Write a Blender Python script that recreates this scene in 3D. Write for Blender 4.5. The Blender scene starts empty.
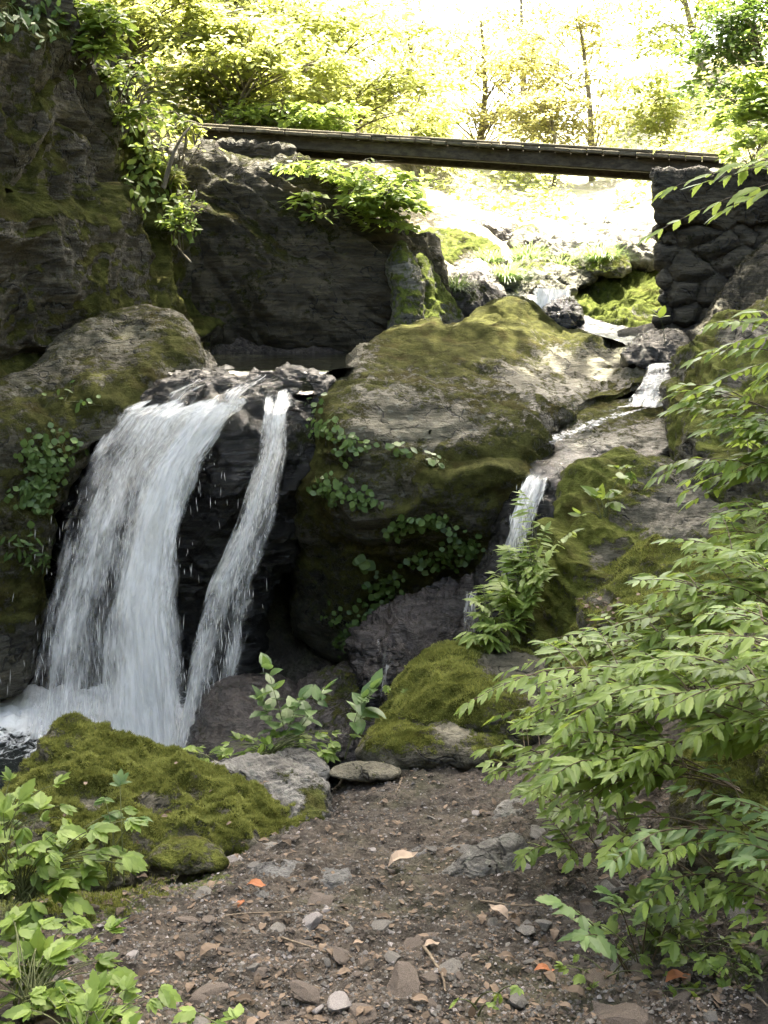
import bpy, math, random
import numpy as np
from mathutils import Vector, Matrix
SEED = 7
rng = np.random.default_rng(SEED); random.seed(SEED)
scene = bpy.context.scene
C = scene.collection
PI = math.pi
# ------------------------------------------------------------------ camera
CAMZ = 1.6
PITCH = math.radians(10.9)
F = 1024 / (2 * math.tan(math.radians(25)))
cp, sp = math.cos(PITCH), math.sin(PITCH)
def P(px, py, Y):
    """world point seen at a pixel, at the world depth Y"""
    a = (px - 384) / F; b = (512 - py) / F
    dy = cp + b * sp; dz = -sp + b * cp
    return np.array([a / dy * Y, Y, CAMZ + dz / dy * Y])
def PA(px, py, Y):
    px = np.asarray(px, float); py = np.asarray(py, float); Y = np.asarray(Y, float)
    a = (px - 384) / F; b = (512 - py) / F
    dy = cp + b * sp; dz = -sp + b * cp
    return np.stack([a / dy * Y, Y + 0 * a, CAMZ + dz / dy * Y], -1)
def proj(p):
    p = np.asarray(p, float)
    x, y, z = p[..., 0], p[..., 1], p[..., 2] - CAMZ
    d = y * cp - z * sp; u = y * sp + z * cp
    return 384 + F * x / d, 512 - F * u / d
# ------------------------------------------------------------------ noise
def _h(ix, iy, iz, s):
    h = (ix.astype(np.uint32) * np.uint32(374761393) + iy.astype(np.uint32) * np.uint32(668265263)
         + iz.astype(np.uint32) * np.uint32(2147483647) + np.uint32((s * 974634777) & 0xffffffff))
    h = (h ^ (h >> np.uint32(13))) * np.uint32(1274126177)
    h = (h ^ (h >> np.uint32(16))) * np.uint32(2246822519)
    return h ^ (h >> np.uint32(15))
def noise(p, s=0):
    p = np.asarray(p, float); i = np.floor(p); f = p - i
    i = i.astype(np.int64) & 0xffffffff
    w = f * f * f * (f * (f * 6 - 15) + 10)
    out = 0
    for dx in (0, 1):
        for dy in (0, 1):
            for dz in (0, 1):
                h = _h((i[..., 0] + dx), (i[..., 1] + dy), (i[..., 2] + dz), s)
                gx = ((h & np.uint32(1023)).astype(float) / 511.5 - 1)
                gy = (((h >> np.uint32(10)) & np.uint32(1023)).astype(float) / 511.5 - 1)
                gz = (((h >> np.uint32(20)) & np.uint32(1023)).astype(float) / 511.5 - 1)
                d = gx * (f[..., 0] - dx) + gy * (f[..., 1] - dy) + gz * (f[..., 2] - dz)
                wt = (w[..., 0] if dx else 1 - w[..., 0]) * (w[..., 1] if dy else 1 - w[..., 1]) * (w[..., 2] if dz else 1 - w[..., 2])
                out = out + d * wt
    return out
def fbm(p, o=4, s=0, g=.5):
    a, t = 1.0, 0
    for k in range(o):
        t = t + a * noise(p * (2.03 ** k) + 17.3 * k, s + k); a *= g
    return t
def ridged(p, o=4, s=0, g=.5):
    a, t = 1.0, 0
    for k in range(o):
        t = t + a * (1 - 2.2 * np.abs(noise(p * (2.1 ** k) + 9.1 * k, s + k))); a *= g
    return t - 1.0
def smooth(a, b, x):
    t = np.clip((x - a) / (b - a), 0, 1); return t * t * (3 - 2 * t)
# ------------------------------------------------------------------ tagging / meshes
def tag(o, label=None, cat=None, group=None, kind=None):
    if label: o['label'] = label
    if cat: o['category'] = cat
    if group: o['group'] = group
    if kind: o['kind'] = kind
    return o
def link(name, me, parent=None, loc=(0, 0, 0)):
    o = bpy.data.objects.new(name, me); C.objects.link(o)
    o.location = loc
    if parent: o.parent = parent
    return o
def mesh(name, V, Fs, mat, smoothed=True, uv=None, attrs=None):
    """V (n,3); Fs one (m,k) array or a list of such arrays"""
    if isinstance(Fs, np.ndarray): Fs = [Fs]
    me = bpy.data.meshes.new(name)
    V = np.asarray(V, np.float32)
    loops = np.concatenate([f.ravel() for f in Fs]).astype(np.int32)
    tot = np.concatenate([np.full(len(f), f.shape[1]) for f in Fs]).astype(np.int32)
    st = np.concatenate([[0], np.cumsum(tot)[:-1]]).astype(np.int32)
    me.vertices.add(len(V)); me.vertices.foreach_set('co', V.ravel())
    me.loops.add(len(loops)); me.loops.foreach_set('vertex_index', loops)
    me.polygons.add(len(tot)); me.polygons.foreach_set('loop_start', st)
    me.polygons.foreach_set('loop_total', tot)
    me.update(calc_edges=True)
    me.polygons.foreach_set('use_smooth', np.full(len(tot), smoothed))
    if uv is not None:
        u = me.uv_layers.new(name='UVMap')
        u.data.foreach_set('uv', np.asarray(uv, np.float32)[loops].ravel())
    for k, a in (attrs or {}).items():
        at = me.attributes.new(k, 'FLOAT', 'POINT'); at.data.foreach_set('value', np.asarray(a, np.float32))
    if mat: me.materials.append(mat)
    me.validate()
    return me
def origin_mesh(name, V, Fs, mat, parent=None, **k):
    """links a mesh whose origin sits at its base"""
    V = np.asarray(V, float)
    c = np.array([(V[:, 0].min() + V[:, 0].max()) / 2, (V[:, 1].min() + V[:, 1].max()) / 2, V[:, 2].min()])
    if parent is not None: c = np.zeros(3)
    return link(name, mesh(name, V - c, Fs, mat, **k), parent, tuple(c))
def empty(name, loc, label, cat, group=None):
    o = bpy.data.objects.new(name, None); C.objects.link(o); o.location = tuple(loc); o.empty_display_size = .1
    return tag(o, label, cat, group)
def grid_faces(n, m, wrap=False):
    i = np.arange(n - 1)[:, None]; j = np.arange(m if wrap else m - 1)[None, :]
    j2 = (j + 1) % m
    return np.stack([(i * m + j), (i * m + j2), ((i + 1) * m + j2), ((i + 1) * m + j)], -1).reshape(-1, 4)
def vnormals(V, Fq):
    a = V[Fq[:, 2]] - V[Fq[:, 0]]; b = V[Fq[:, 3 % Fq.shape[1]]] - V[Fq[:, 1]]
    n = np.cross(a, b); N = np.zeros_like(V)
    for k in range(Fq.shape[1]): np.add.at(N, Fq[:, k], n)
    return N / (np.linalg.norm(N, axis=1, keepdims=True) + 1e-9)
# ------------------------------------------------------------------ materials
def new_mat(name):
    m = bpy.data.materials.new(name); m.use_nodes = True
    nt = m.node_tree; nt.nodes.clear()
    out = nt.nodes.new('ShaderNodeOutputMaterial')
    return m, nt, out
class N:
    """tiny node helper"""
    def __init__(s, nt): s.nt = nt
    def n(s, t, **k):
        nd = s.nt.nodes.new(t)
        for a, b in k.items():
            if a.startswith('i_'):
                key = a[2:]; key = int(key) if key.isdigit() else key.replace('_', ' ')
                s.put(nd.inputs[key], b)
            else: setattr(nd, a, b)
        return nd
    def put(s, sock, v):
        if isinstance(v, bpy.types.NodeSocket): s.nt.links.new(v, sock)
        else: sock.default_value = v
    def noise(s, vec, scale, detail=5, rough=.55, dist=0):
        return s.n('ShaderNodeTexNoise', i_Vector=vec, i_Scale=scale, i_Detail=detail, i_Roughness=rough, i_Distortion=dist).outputs['Fac']
    def math(s, op, a, b=0.0, clamp=False):
        nd = s.n('ShaderNodeMath', operation=op); nd.use_clamp = clamp
        s.put(nd.inputs[0], a); s.put(nd.inputs[1], b); return nd.outputs[0]
    def ramp(s, f, lo, hi):
        nd = s.n('ShaderNodeMapRange', interpolation_type='SMOOTHSTEP'); s.put(nd.inputs[0], f)
        nd.inputs[1].default_value = lo; nd.inputs[2].default_value = hi; return nd.outputs[0]
    def mix(s, f, a, b):
        nd = s.n('ShaderNodeMix', data_type='RGBA'); s.put(nd.inputs[0], f)
        for sock, v in ((nd.inputs[6], a), (nd.inputs[7], b)):
            if isinstance(v, tuple): v = (*v, 1) if len(v) == 3 else v
            s.put(sock, v)
        return nd.outputs[2]
    def attr(s, name): return s.n('ShaderNodeAttribute', attribute_name=name).outputs['Fac']
    def bump(s, h, strength, dist, normal=None):
        nd = s.n('ShaderNodeBump', i_Height=h, i_Strength=strength, i_Distance=dist)
        if normal: s.put(nd.inputs['Normal'], normal)
        return nd.outputs[0]
def rock_mat(name, dark, light, moss1=(.028, .036, .010), moss2=(.075, .095, .018), rough=.75, scale=1.0,
             lichen=0.0, tint=None, bumpd=.02, rot=(.2, -.4, .1)):
    """attributes read: moss (0..1), wet (0..1)"""
    m, nt, out = new_mat(name); g = N(nt)
    pos = g.n('ShaderNodeNewGeometry').outputs['Position']
    mp = g.n('ShaderNodeMapping', i_Vector=pos, i_Rotation=rot, i_Scale=(.7, .7, 5.5)).outputs[0]
    n1 = g.noise(mp, 3.1 * scale, 6, .62, .6)
    n2 = g.noise(pos, 16 * scale, 5, .65)
    n3 = g.noise(pos, 75 * scale, 4, .6)
    n4 = g.noise(mp, 5 * scale, 7, .68, .5)
    wv = g.n('ShaderNodeVectorMath', operation='ADD'); g.put(wv.inputs[0], pos)
    wn = g.n('ShaderNodeTexNoise', i_Vector=pos, i_Scale=2.2, i_Detail=4.0); g.put(wv.inputs[1], wn.outputs['Color'])
    vc = g.n('ShaderNodeTexVoronoi', i_Vector=wv.outputs[0], i_Scale=1.9 * scale); vc.feature = 'DISTANCE_TO_EDGE'
    crack = g.math('MULTIPLY', g.ramp(vc.outputs['Distance'], .0, .022), 1.0)
    crack = g.math('MAXIMUM', crack, g.ramp(n1, .50, .58))
    base = g.mix(g.ramp(n1, .38, .64), dark, light)
    base = g.mix(g.math('MULTIPLY', g.ramp(n4, .50, .62), .55), base, tuple(c * .45 for c in dark))
    base = g.mix(crack, tuple(c * .25 for c in dark), base)
    if tint: base = g.mix(g.math('MULTIPLY', g.ramp(g.noise(pos, 5, 4), .5, .68), .6), base, tint)
    if lichen > 0:
        base = g.mix(g.math('MULTIPLY', g.ramp(g.noise(pos, 22, 3, .5), .60, .66), lichen), base, (.30, .32, .26))
    wet = g.attr('wet')
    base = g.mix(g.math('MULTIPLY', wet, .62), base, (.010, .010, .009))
    mossf = g.attr('moss')
    mm = g.math('ADD', mossf, g.math('MULTIPLY', g.math('SUBTRACT', n2, .5), 1.3))
    mm = g.math('ADD', mm, g.math('MULTIPLY', g.math('SUBTRACT', n3, .5), .6))
    mm = g.ramp(mm, .38, .62)
    mcol = g.mix(g.ramp(g.noise(pos, 11, 5, .6), .35, .65), moss1, moss2)
    mcol = g.mix(g.math('MULTIPLY', g.ramp(g.noise(pos, 4.3, 3, .5), .52, .66), .45), mcol, (.075, .055, .020))
    col = g.mix(mm, base, mcol)
    fine = g.noise(pos, 170, 3, .6)
    col = g.mix(g.ramp(fine, .2, .85), g.mix(.38, col, (0, 0, 0)), col)
    b = g.n('ShaderNodeBsdfPrincipled')
    g.put(b.inputs['Base Color'], col)
    r = g.math('ADD', rough, g.math('MULTIPLY', g.math('MULTIPLY', wet, g.math('SUBTRACT', 1.0, mm)), -(rough - .16)))
    r = g.math('ADD', r, g.math('MULTIPLY', mm, .15), True)
    g.put(b.inputs['Roughness'], r)
    g.put(b.inputs['Specular IOR Level'], g.math('SUBTRACT', .5, g.math('MULTIPLY', mm, .45)))
    h = g.math('ADD', g.math('MULTIPLY', n4, 1.3), g.math('MULTIPLY', n2, .5)); h = g.math('ADD', h, g.math('MULTIPLY', crack, .7))
    b1 = g.bump(h, .9, bumpd * 1.8)
    b2 = g.bump(n3, .8, bumpd * .45, b1)
    mh = g.math('MULTIPLY', g.noise(pos, 130, 4, .7), mm)
    b3 = g.bump(mh, .9, bumpd * .9, b2)
    g.put(b.inputs['Normal'], b3)
    nt.links.new(b.outputs[0], out.inputs[0])
    return m
def leaf_mat(name, c1, c2, trans=.42, tcol=None, rough=.42, spec=.35):
    m, nt, out = new_mat(name); g = N(nt)
    r = g.attr('rnd')
    col = g.mix(r, c1, c2)
    pos = g.n('ShaderNodeNewGeometry').outputs['Position']
    col = g.mix(g.ramp(g.noise(pos, 35, 2), .3, .8), g.mix(.25, col, (0, 0, 0)), col)
    b = g.n('ShaderNodeBsdfPrincipled', i_Roughness=rough); g.put(b.inputs['Base Color'], col)
    b.inputs['Specular IOR Level'].default_value = spec
    t = g.n('ShaderNodeBsdfTranslucent')
    tc = g.mix(.5, col, tcol or tuple(min(1, c * 2.2) for c in c2))
    g.put(t.inputs['Color'], tc)
    mx = g.n('ShaderNodeMixShader'); mx.inputs[0].default_value = trans
    nt.links.new(b.outputs[0], mx.inputs[1]); nt.links.new(t.outputs[0], mx.inputs[2])
    nt.links.new(mx.outputs[0], out.inputs[0])
    return m
def plain_mat(name, c1, c2, scale=8, rough=.8, stretch=(1, 1, 1), bump=.004, lo=.35, hi=.65, spec=.4):
    m, nt, out = new_mat(name); g = N(nt)
    pos = g.n('ShaderNodeTexCoord').outputs['Object']
    mp = g.n('ShaderNodeMapping', i_Vector=pos, i_Scale=stretch).outputs[0]
    n1 = g.noise(mp, scale, 6, .65, .4); n2 = g.noise(pos, scale * 9, 4, .6)
    col = g.mix(g.ramp(n1, lo, hi), c1, c2)
    col = g.mix(g.ramp(n2, .25, .75), g.mix(.35, col, (0, 0, 0)), col)
    b = g.n('ShaderNodeBsdfPrincipled', i_Roughness=rough); g.put(b.inputs['Base Color'], col)
    b.inputs['Specular IOR Level'].default_value = spec
    g.put(b.inputs['Normal'], g.bump(g.math('ADD', n1, g.math('MULTIPLY', n2, .4)), .8, bump))
    nt.links.new(b.outputs[0], out.inputs[0])
    return m
M = {}
M['boulder'] = rock_mat('boulder_rock', (.066, .059, .033), (.140, .128, .080), (.052, .054, .016), (.120, .122, .038), lichen=.22)
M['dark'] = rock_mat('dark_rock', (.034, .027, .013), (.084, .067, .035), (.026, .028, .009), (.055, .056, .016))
M['cliff'] = rock_mat('cliff_rock', (.060, .049, .026), (.175, .150, .092), (.048, .052, .014), (.130, .135, .036), lichen=.2, bumpd=.03, rot=(.1, -.95, 0))
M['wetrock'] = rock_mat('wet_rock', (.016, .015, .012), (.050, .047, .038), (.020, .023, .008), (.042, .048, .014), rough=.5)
M['purple'] = rock_mat('purple_rock', (.042, .034, .030), (.120, .098, .088), (.035, .042, .012), (.085, .10, .025), rough=.55)
M['mossy'] = rock_mat('mossy_rock', (.062, .055, .034), (.165, .150, .105), (.078, .088, .020), (.180, .200, .050))
M['sunlit_moss'] = rock_mat('sunlit_tone_mossy_rock', (.09, .088, .068), (.24, .23, .18), (.075, .095, .020), (.18, .22, .05))  # lit copy of the mossy rock, sunlight lightened into its colours
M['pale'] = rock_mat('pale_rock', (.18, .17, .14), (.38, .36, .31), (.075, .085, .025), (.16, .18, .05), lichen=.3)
M['slate'] = rock_mat('slate_rock', (.042, .042, .042), (.130, .128, .125), (.035, .04, .014), (.09, .10, .03), rough=.5)
M['grey'] = rock_mat('grey_rock', (.085, .080, .072), (.24, .23, .21), (.060, .066, .022), (.13, .145, .045), lichen=.3)
M['rubble'] = rock_mat('rubble_stone', (.034, .028, .016), (.094, .077, .047), (.022, .024, .009), (.050, .052, .016))
M['concrete'] = plain_mat('old_concrete', (.035, .033, .028), (.075, .070, .060), 5, .9, bump=.01)
M['wood'] = plain_mat('weathered_wood', (.085, .070, .045), (.190, .160, .110), 3, .85, (1.5, 10, 10), .006)
M['darkwood'] = plain_mat('dark_beam', (.040, .031, .019), (.090, .074, .048), 3, .85, (1.5, 10, 10), .006)
M['bark'] = plain_mat('bark', (.10, .085, .065), (.24, .21, .165), 9, .9, (1, 1, .3), .012)
M['stem'] = plain_mat('plant_stem', (.060, .070, .025), (.12, .14, .05), 20, .6, bump=.001)
M['redstem'] = plain_mat('reddish_stem', (.075, .050, .028), (.12, .09, .05), 20, .6, bump=.001)
M['leaf'] = leaf_mat('bank_leaf', (.080, .150, .025), (.250, .350, .080), .45, (.42, .52, .09))
M['leafblue'] = leaf_mat('bluish_leaf', (.080, .150, .050), (.170, .260, .095), .38, (.26, .40, .10))
M['leafdark'] = leaf_mat('creeper_leaf', (.060, .115, .028), (.140, .215, .060), .3, (.18, .28, .05))
M['leaflime'] = leaf_mat('lime_leaf', (.160, .240, .055), (.300, .400, .115), .5, (.48, .58, .12))
M['maple'] = leaf_mat('maple_leaf', (.170, .215, .060), (.340, .380, .130), .55, (.60, .62, .18))
M['tan'] = leaf_mat('tan_leaf', (.21, .21, .075), (.38, .37, .14), .5, (.62, .58, .2))
M['canopy'] = leaf_mat('canopy_leaf', (.05, .10, .022), (.10, .17, .035), .35, (.2, .3, .05))
M['grass'] = leaf_mat('grass_blade', (.12, .20, .075), (.26, .36, .15), .45, (.38, .5, .16))
M['moss'] = leaf_mat('moss_tuft', (.085, .100, .022), (.320, .340, .105), .25, (.34, .36, .09), .8, .1)
M['dead'] = leaf_mat('dead_leaf', (.050, .036, .025), (.23, .17, .125), .15, (.3, .2, .1), .7, .2)
M['deadpale'] = leaf_mat('pale_dead_leaf', (.30, .22, .16), (.40, .31, .24), .15, (.4, .3, .2), .7, .2)
M['deadred'] = leaf_mat('orange_leaf', (.28, .10, .045), (.38, .15, .07), .2, (.5, .2, .08), .6, .2)
M['stone'] = plain_mat('path_stone', (.075, .068, .060), (.18, .168, .155), 30, .75, bump=.003)
M['stonebrown'] = plain_mat('brown_stone', (.060, .047, .038), (.14, .112, .092), 30, .8, bump=.003)
M['stonepale'] = plain_mat('pale_stone', (.17, .155, .15), (.34, .31, .30), 30, .8, bump=.003)
M['twig'] = plain_mat('twig_bark', (.10, .075, .05), (.22, .17, .12), 40, .8, bump=.001)
SUN = np.array([.12, .42, .90]); SUN = SUN / np.linalg.norm(SUN)
SKY, SUNE, EXPO = .15, 3.4, 3.72
# ------------------------------------------------------------------ terrain
def rbf(ctrl, lin=True):
    ctrl = np.asarray(ctrl, float); X = ctrl[:, :2]; z = ctrl[:, 2]
    sc = np.abs(X).max(); Xs = X / sc; n = len(X)
    K = np.linalg.norm(Xs[:, None] - Xs[None], axis=-1)
    A = np.zeros((n + 3, n + 3)); A[:n, :n] = K + (-1e-6) * np.eye(n)
    A[:n, n] = 1; A[:n, n + 1:] = Xs; A[n, :n] = 1; A[n + 1:, :n] = Xs.T
    w = np.linalg.lstsq(A, np.concatenate([z, [0, 0, 0]]), rcond=None)[0]
    def f(x, y):
        q = np.stack([np.asarray(x, float) / sc, np.asarray(y, float) / sc], -1); shp = q.shape[:-1]; q = q.reshape(-1, 2)
        r = np.empty(len(q))
        for s in range(0, len(q), 20000):
            b = q[s:s + 20000]
            r[s:s + 20000] = np.linalg.norm(b[:, None] - Xs[None], axis=-1) @ w[:n] + w[n] + b @ w[n + 1:]
        return r.reshape(shp)
    return f
tc = []
def T(x, y, z): tc.append((x, y, z))
def TP(px, py, Y): p = P(px, py, Y); T(*p)
for a in ((384, 1024, 2.3), (120, 1024, 2.35), (600, 1010, 2.35), (384, 900, 3.12), (230, 890, 3.15), (540, 900, 3.1), (420, 820, 3.95),
          (330, 850, 3.6), (420, 765, 4.75), (500, 775, 4.6), (350, 775, 4.65), (300, 830, 3.85), (560, 850, 3.45), (620, 830, 3.5)): TP(*a)
T(0, 0, 0); T(-2, 0, .05); T(2, 0, .4); T(-1.3, 2, .08); T(-1.3, 3.2, -.3); T(-2.5, 3, -.6); T(-1.2, 4.6, -1.35); T(-2.5, 5, -1.5); T(-1, 5.6, -1.5)
T(-2.5, 6.6, -1.5); T(-.6, 6.6, -1.4); T(-.2, 5.3, -1.05); T(.2, 5.4, -.9); T(.1, 6.5, -1.0); T(.6, 5.6, -.6); T(-.4, 7.8, -.8)
T(1.35, 2.4, .2); T(1.9, 2.4, .9); T(1.3, 3.6, -.05); T(1.9, 3.8, .7); T(2.6, 3.5, 1.5); T(1.1, 5, -.2); T(1.8, 5.2, .35); T(2.6, 5.4, 1.1)
T(1.2, 6.6, .3); T(2.4, 7, .9); T(3.6, 7, 2.2); T(.5, 8, .6); T(1.9, 8.3, 1.05); T(4.0, 9.6, 2.6); T(3.2, 9.6, 1.9); T(3.0, 8.4, 1.4)
T(5, 5, 3.6); T(5, 0, 3.0); T(-5, 0, 1); T(-5, 5, 2.0); T(-4, 6.5, 1.5); T(-4.5, 8, 4.2); T(-3.4, 9.5, 2.7)
T(-1.0, 8, .7); T(-1.5, 9.2, .8); T(0, 9, .8); T(.4, 9.6, 1.0); T(-1.6, 10.8, 2.6); T(-.4, 10.8, 2.4); T(.2, 10.6, 1.7)
TP(500, 300, 10.2); TP(560, 310, 9.6); TP(620, 330, 9.2); TP(470, 290, 11); TP(430, 240, 12); TP(540, 245, 13.5); TP(640, 235, 13); TP(480, 215, 15); TP(600, 205, 17)
TP(540, 175, 22); TP(650, 170, 21); TP(420, 185, 18); TP(360, 200, 13.5); TP(280, 150, 14); TP(330, 60, 19); TP(200, 60, 15); TP(120, -40, 16)
T(1.7, 9.3, 1.02); T(2.2, 8.9, 1.0); T(1.3, 9.8, 1.1); T(2.4, 11, 1.40); T(2.1, 10.3, 1.25); T(3.3, 11.6, 1.9); T(1.6, 10.9, 1.4); TP(480, 140, 28); TP(730, 120, 20); TP(780, 20, 24); TP(740, 210, 13); T(6, 12, 4.0)
T(-8, 12, 9); T(-14, 20, 16); T(-20, 40, 22); T(-8, 30, 11); T(2, 40, 6); T(12, 40, 6.5); T(25, 40, 19); T(14, 24, 12); T(12, 10, 10); T(14, 0, 10)
T(-14, 0, 8); T(0, -5, .3); T(0, -11, 5.5); T(-14, -10, 10); T(14, -10, 11); T(0, -30, 12); T(20, 70, 8); T(0, 70, 7); T(-60, 80, 30); T(70, 80, 34); T(0, 150, 10); T(-150, 150, 40); T(150, 150, 40)  # unseen ground behind the viewer raised to block light from there
T(-150, -60, 20); T(150, -60, 20)
tf = rbf(tc)
def terr(x, y):
    x = np.asarray(x, float); y = np.asarray(y, float)
    z = tf(x, y)
    p = np.stack([x, y, 0 * x], -1)
    far = smooth(8, 16, np.abs(y) + np.abs(x))
    z = z + .035 * fbm(p * 1.7, 3, 3) + far * .35 * fbm(p * .5, 4, 5)
    near = 1 - smooth(6, 9, y)
    clod = fbm(p * 9, 4, 11)
    z = z + near * (0.035 * clod + .022 * np.maximum(ridged(p * 22, 3, 21), -.4) * smooth(-.3, .5, clod))
    return z
def spaced(lo, hi, flo, fhi, step, grow):
    a = list(np.arange(flo, fhi, step)); s = step; v = a[-1]
    while v < hi: s *= grow; v += s; a.append(v)
    s = step; v = a[0]; b = []
    while v > lo: s *= grow; v -= s; b.append(v)
    return np.array(b[::-1] + a)
gx = spaced(-180, 180, -1.6, 1.9, .011, 1.05); gy = spaced(-60, 190, 1.7, 5.3, .012, 1.035)
GX, GY = np.meshgrid(gx, gy)
GZ = terr(GX, GY)
TV = np.stack([GX, GY, GZ], -1).reshape(-1, 3)
def ground_mat():
    m, nt, out = new_mat('forest_soil'); g = N(nt)
    pos = g.n('ShaderNodeNewGeometry').outputs['Position']
    n1 = g.noise(pos, 2.2, 5, .6); n2 = g.noise(pos, 14, 6, .7); n3 = g.noise(pos, 60, 5, .7)
    vo = g.n('ShaderNodeTexVoronoi', i_Vector=pos, i_Scale=48.0); vo.feature = 'F1'
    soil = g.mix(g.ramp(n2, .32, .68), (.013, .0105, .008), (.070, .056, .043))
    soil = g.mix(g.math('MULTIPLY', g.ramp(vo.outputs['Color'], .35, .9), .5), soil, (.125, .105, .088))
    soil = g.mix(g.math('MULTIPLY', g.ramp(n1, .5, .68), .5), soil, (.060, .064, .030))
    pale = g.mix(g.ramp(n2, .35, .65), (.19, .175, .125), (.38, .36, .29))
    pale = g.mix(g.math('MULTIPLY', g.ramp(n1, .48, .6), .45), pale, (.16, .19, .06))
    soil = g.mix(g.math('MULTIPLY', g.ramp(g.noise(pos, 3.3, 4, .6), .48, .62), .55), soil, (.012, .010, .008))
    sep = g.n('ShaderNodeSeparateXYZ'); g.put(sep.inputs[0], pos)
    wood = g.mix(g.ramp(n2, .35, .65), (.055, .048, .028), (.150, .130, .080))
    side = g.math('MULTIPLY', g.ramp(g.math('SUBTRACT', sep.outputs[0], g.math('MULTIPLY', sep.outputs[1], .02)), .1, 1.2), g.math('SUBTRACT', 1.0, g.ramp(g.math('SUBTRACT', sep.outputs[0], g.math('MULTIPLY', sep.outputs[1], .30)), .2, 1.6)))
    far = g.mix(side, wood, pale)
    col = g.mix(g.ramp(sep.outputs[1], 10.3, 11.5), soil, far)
    moss = g.attr('moss')
    mm = g.ramp(g.math('ADD', moss, g.math('MULTIPLY', g.math('SUBTRACT', n2, .5), 1.2)), .4, .6)
    col = g.mix(mm, col, g.mix(g.ramp(n3, .3, .7), (.045, .055, .014), (.11, .13, .035)))
    b = g.n('ShaderNodeBsdfPrincipled', i_Roughness=.85); g.put(b.inputs['Base Color'], col)
    b.inputs['Specular IOR Level'].default_value = .3
    h = g.math('ADD', n3, g.math('MULTIPLY', n2, .8)); h = g.math('ADD', h, g.math('MULTIPLY', vo.outputs['Distance'], -.6))
    g.put(b.inputs['Normal'], g.bump(h, .9, .02))
    nt.links.new(b.outputs[0], out.inputs[0]); return m
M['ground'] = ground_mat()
tpx, tpy = proj(TV + np.array([0, 0, 0]))
def gauss(px, py, cx, cy, rx, ry): return np.exp(-(((px - cx) / rx) ** 2 + ((py - cy) / ry) ** 2))
tm = .9 * gauss(tpx, tpy, 60, 900, 90, 35) + .6 * gauss(tpx, tpy, 200, 880, 50, 20)
tm = np.where((TV[:, 1] > 1) & (TV[:, 1] < 6), tm, 0)
tm = tm + .7 * smooth(1.2, 1.7, TV[:, 0]) * (TV[:, 1] > 3.5) * (TV[:, 1] < 7.5)
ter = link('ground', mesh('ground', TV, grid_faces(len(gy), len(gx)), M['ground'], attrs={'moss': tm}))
tag(ter, kind='structure')

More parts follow.
